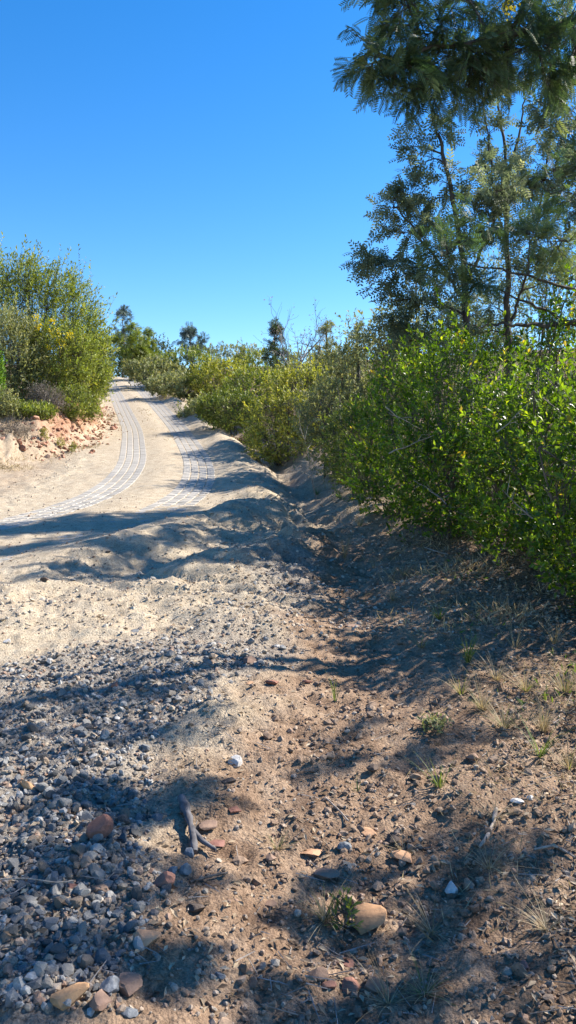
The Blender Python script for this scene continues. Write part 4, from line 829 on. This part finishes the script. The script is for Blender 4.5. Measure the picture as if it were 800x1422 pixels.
tf = [(478, 775, 26, .30, 'dry_grass', 'upright dry grass tuft in the ditch beside the grey mound', .005, .3, 0, 0), (650, 925, 40, .16, 'green_grass', 'yellow-green grass tuft on the littered bank', .005, .5, 0, 0), (690, 945, 36, .14, 'dry_grass', 'dry curled grass right of the yellow-green tuft', .004, .9, 0, 0),
      (755, 1010, 44, .14, 'dry_grass', 'dry straw tuft with one tall stalk at the right', .004, .5, 1, 0), (700, 1010, 50, .13, 'dry_grass', 'spreading dry grass patch left of the straw tuft with a stalk', .004, 1.0, 0, 16), (750, 1050, 14, .16, 'green_grass', 'thin green blades at the right edge below the straw tuft', .006, .6, 0, 0), (715, 900, 20, .20, 'dry_grass', 'dry tuft with tall stalks in front of the nearest bush', .004, .6, 3, 0),
      (465, 975, 7, .15, 'green_grass', 'thin green sprout alone on the bare dirt in the centre', .004, .3, 0, 0), (610, 1095, 14, .13, 'green_grass', 'sparse green sprout on the dirt right of centre', .005, .5, 0, 0), (497, 1100, 5, .07, 'green_grass', 'tiny green sprout on the dirt', .004, .4, 0, 0), (452, 1275, 60, .075, 'dry_grass', 'flattened straw tuft left of the green sprig', .003, 1.1, 0, 14),
      (680, 1210, 26, .085, 'dry_grass', 'grey dry grass tuft in the shade at lower right', .003, 1.1, 0, 0), (590, 1380, 26, .065, 'dry_grass', 'shaded dry grass near the bottom edge, right of the tan stones', .003, 1.0, 0, 14), (600, 1290, 30, .09, 'dry_grass', 'thin dry grass in the lower middle beside the ochre-sided stone', .003, 1.1, 0, 0), (385, 1170, 30, .07, 'dry_grass', 'small dry tuft between the driftwood and the tan-orange stone', .003, 1.1, 0, 8),
      (690, 1140, 22, .08, 'dry_grass', 'small dry tuft at the top of the curved stick', .003, 1.1, 0, 0), (560, 800, 24, .14, 'dry_grass', 'dry grass at the foot of the tallest glossy bush', .004, .7, 0, 10), (520, 790, 24, .13, 'dry_grass', 'dry grass on the bank left of the glossy bush foot', .004, .8, 0, 0), (610, 860, 26, .12, 'green_grass', 'low green weeds in the shade on the bank', .006, 1.0, 0, 0),
      (500, 730, 26, .20, 'dry_grass', 'dry grass above the ditch beside the hedge end', .005, .6, 0, 8), (440, 690, 20, .18, 'green_grass', 'green weeds on the berm left of the hedge', .008, .9, 0, 0), (470, 690, 20, .18, 'green_grass', 'green weeds on the berm at the hedge foot', .008, .9, 0, 0), (770, 900, 26, .17, 'dry_grass', 'straw grass at the right edge under the nearest bush', .004, .7, 0, 0), (560, 1180, 22, .06, 'dry_grass', 'tiny dry tuft near the flat orange flake', .003, 1.2, 0, 0), (760, 1290, 26, .08, 'dry_grass', 'dry grass in the sun at the lower right edge', .003, 1.1, 0, 0), (540, 1395, 24, .08, 'dry_grass', 'dark dry tuft at the bottom edge beside the long tan stone', .003, 1.1, 0, 0)]
tf += [(670, 985, 40, .13, 'dry_grass', 'pale straw tuft between the yellow-green tuft and the rosette weed', .004, .8, 1, 8), (640, 965, 30, .12, 'dry_grass', 'dry grass left below the yellow-green tuft', .004, .8, 0, 10), (785, 960, 40, .15, 'dry_grass', 'dry grass clump at the right edge above the straw tuft with a stalk', .004, .7, 1, 10), (730, 960, 36, .13, 'dry_grass', 'bent dry grass between the tall stalks and the straw tuft', .004, .9, 0, 10), (790, 1060, 30, .12, 'dry_grass', 'dry grass cut by the right edge beside the thin green blades', .004, .8, 0, 6), (585, 905, 30, .12, 'dry_grass', 'shaded dry grass below the foot of the hedge', .004, .9, 0, 8), (545, 835, 30, .14, 'dry_grass', 'dry grass on the bank above the flat brown slab', .004, .8, 0, 0)]
for i, (px, py, n, ln, mt, lab, wd, spl, tall, gr) in enumerate(tf): tuft(lab, px, py, int(n * 1.5), ln * 1.2, mt, 1100 + i, wd, spl, tall=tall, green=gr)
g = G(475, 1285); shrub('sprig', 'fresh green leafy sprig growing beside the brown and ochre stone', 'weed', g, [(0, 0, .07, .05, .05, .08)], T_narrow(.3), .030, 'mid_green', 14, 7, .06, 1.0, .6, seed=1201, stems=3, stem_r=.003)
g = G(604, 1018); shrub('rosette_weed', 'flat pale grey-green weed rosette on the dirt', 'weed', g, [(0, 0, .025, .09, .09, .025)], LM, .028, 'grey_green', 34, 5, .05, .1, 1.1, seed=1202, stems=3, stem_r=.003)
# litter of dry leaves and twigs under the bushes
def lit_d(x, y): t = x - f_ditch(y); return np.clip(sst(.3, 1.3, t + .4 * noise(x * 2, y * 2, 81)) + .12, 0, 1)
NL = 19000; p = sample(NL, rg, lit_d, -1.0, 5, 2.0, 13, 1.9); z = height(p[:, 0], p[:, 1]) + .006
mb = MB(); scatter(mb, T_leaf(.42), np.stack([p[:, 0], p[:, 1], z], 1), nrm(rg.normal(size=(NL, 3)) * [1, 1, .18]), nrm(UP + .5 * rg.normal(size=(NL, 3))), .018 + .022 * rg.random(NL), rg.random(NL) ** 1.3)
NL = 7000; p = sample(NL, rg, lambda x, y: lit_d(x, y) * np.clip(.5 + 1.2 * noise(x * 1.4, y * 1.4, 83), .05, 1), -1.5, 6, 5.5, 16, 1.2); z = height(p[:, 0], p[:, 1]) + .008
scatter(mb, T_leaf(.42), np.stack([p[:, 0], p[:, 1], z], 1), nrm(rg.normal(size=(NL, 3)) * [1, 1, .35]), nrm(UP + .8 * rg.normal(size=(NL, 3))), .030 + .035 * rg.random(NL), rg.random(NL))
o = mb.build('leaf_litter', M['dry_leaf']); tag(o, 'dry brown leaf litter strewn below the bushes', 'leaf litter', kind='stuff')
p = sample(2200, rg, lambda x, y: np.clip(lit_d(x, y), .0, 1), -1.0, 5, 2.0, 13, 1.9); z = height(p[:, 0], p[:, 1]) + .008; a = rg.random(2200) * 6.283; ln = .03 + .10 * rg.random(2200) ** 2
d = np.stack([np.cos(a), np.sin(a), .10 * rg.normal(size=2200)], 1) * ln[:, None]; p3 = np.stack([p[:, 0], p[:, 1], z], 1); mb = MB(); sticks(mb, p3, p3 + d, np.full(2200, .0022), np.full(2200, .0012)); o = mb.build('twig_litter', M['grey_twig']); tag(o, 'fine dry twigs scattered on the ground', 'twig litter', kind='stuff')
# dry grass fuzz on the right verge and bank
def fuzz(name, label, n, dens, x0, x1, y0, y1, ln, mat, seed, wd=.004):
    rng = np.random.default_rng(seed); p = sample(n, rng, dens, x0, x1, y0, y1, 1.7); z = height(p[:, 0], p[:, 1]); a = rng.normal(size=(n, 3)) * [.7, .7, .25] + [0, 0, .55]; mb = MB()
    scatter(mb, T_narrow(wd / ln * 1.2), np.stack([p[:, 0], p[:, 1], z - .005], 1), nrm(a), rng.normal(size=(n, 3)), ln * (.4 + .9 * rng.random(n)), rng.random(n)); o = mb.build(name, M[mat]); tag(o, label, 'grass', kind='stuff')
patch = lambda x, y: np.clip(2.2 * noise(x * 1.7, y * 1.7, 91) + .02, 0, 1) * sst(.0, .9, x - f_ditch(y))
fuzz('dry_grass', 'sparse dry grass over the littered bank at right', 3800, patch, -.5, 4.5, 2.0, 14, .075, 'dry_grass', 1301, .0028)
fuzz('straw', 'straw and dead grass lying along the ditch and hedge foot', 4200, lambda x, y: np.clip(2.0 * noise(x * 1.5 + 3, y * 1.5, 97) + .12, 0, 1) * sst(-.1, .6, x - f_ditch(y)), -1, 4.5, 5.5, 17, .13, 'dry_grass', 1304, .006)
fuzz('bank_grass', 'dry grass growing on the cut bank and its foot at left', 3600, lambda x, y: np.clip(1.8 * noise(x * .9, y * .9, 99) + .25, 0, 1) * sst(-.9, -.2, -offs(x, y) - f_bo(y)) * (1 - sst(1.6, 2.6, -offs(x, y) - f_bo(y))), -14, -3, 14, 34, .16, 'dry_grass', 1305, .012)
fuzz('green_ground_cover', 'sparse low green weeds on the bank below the bushes', 1600, lambda x, y: np.clip(2.2 * noise(x * 1.3 + 7, y * 1.3, 93) - .1, 0, 1) * sst(.5, 1.4, x - f_ditch(y)), 0, 4.5, 3, 14, .06, 'green_grass', 1302, .012)
fuzz('verge_grass', 'thin grass along the road shoulder higher up the hill', 5000, lambda x, y: np.clip(1.6 * noise(x * .6, y * .6, 95) + .15, 0, 1) * (sst(1.7, 2.2, np.abs(offs(x, y))) * (1 - sst(2.6, 5, np.abs(offs(x, y)))) + .25 * np.exp(-(offs(x, y) / .3) ** 2)), -14, 2, 24, 66, .14, 'dry_grass', 1303, .018)
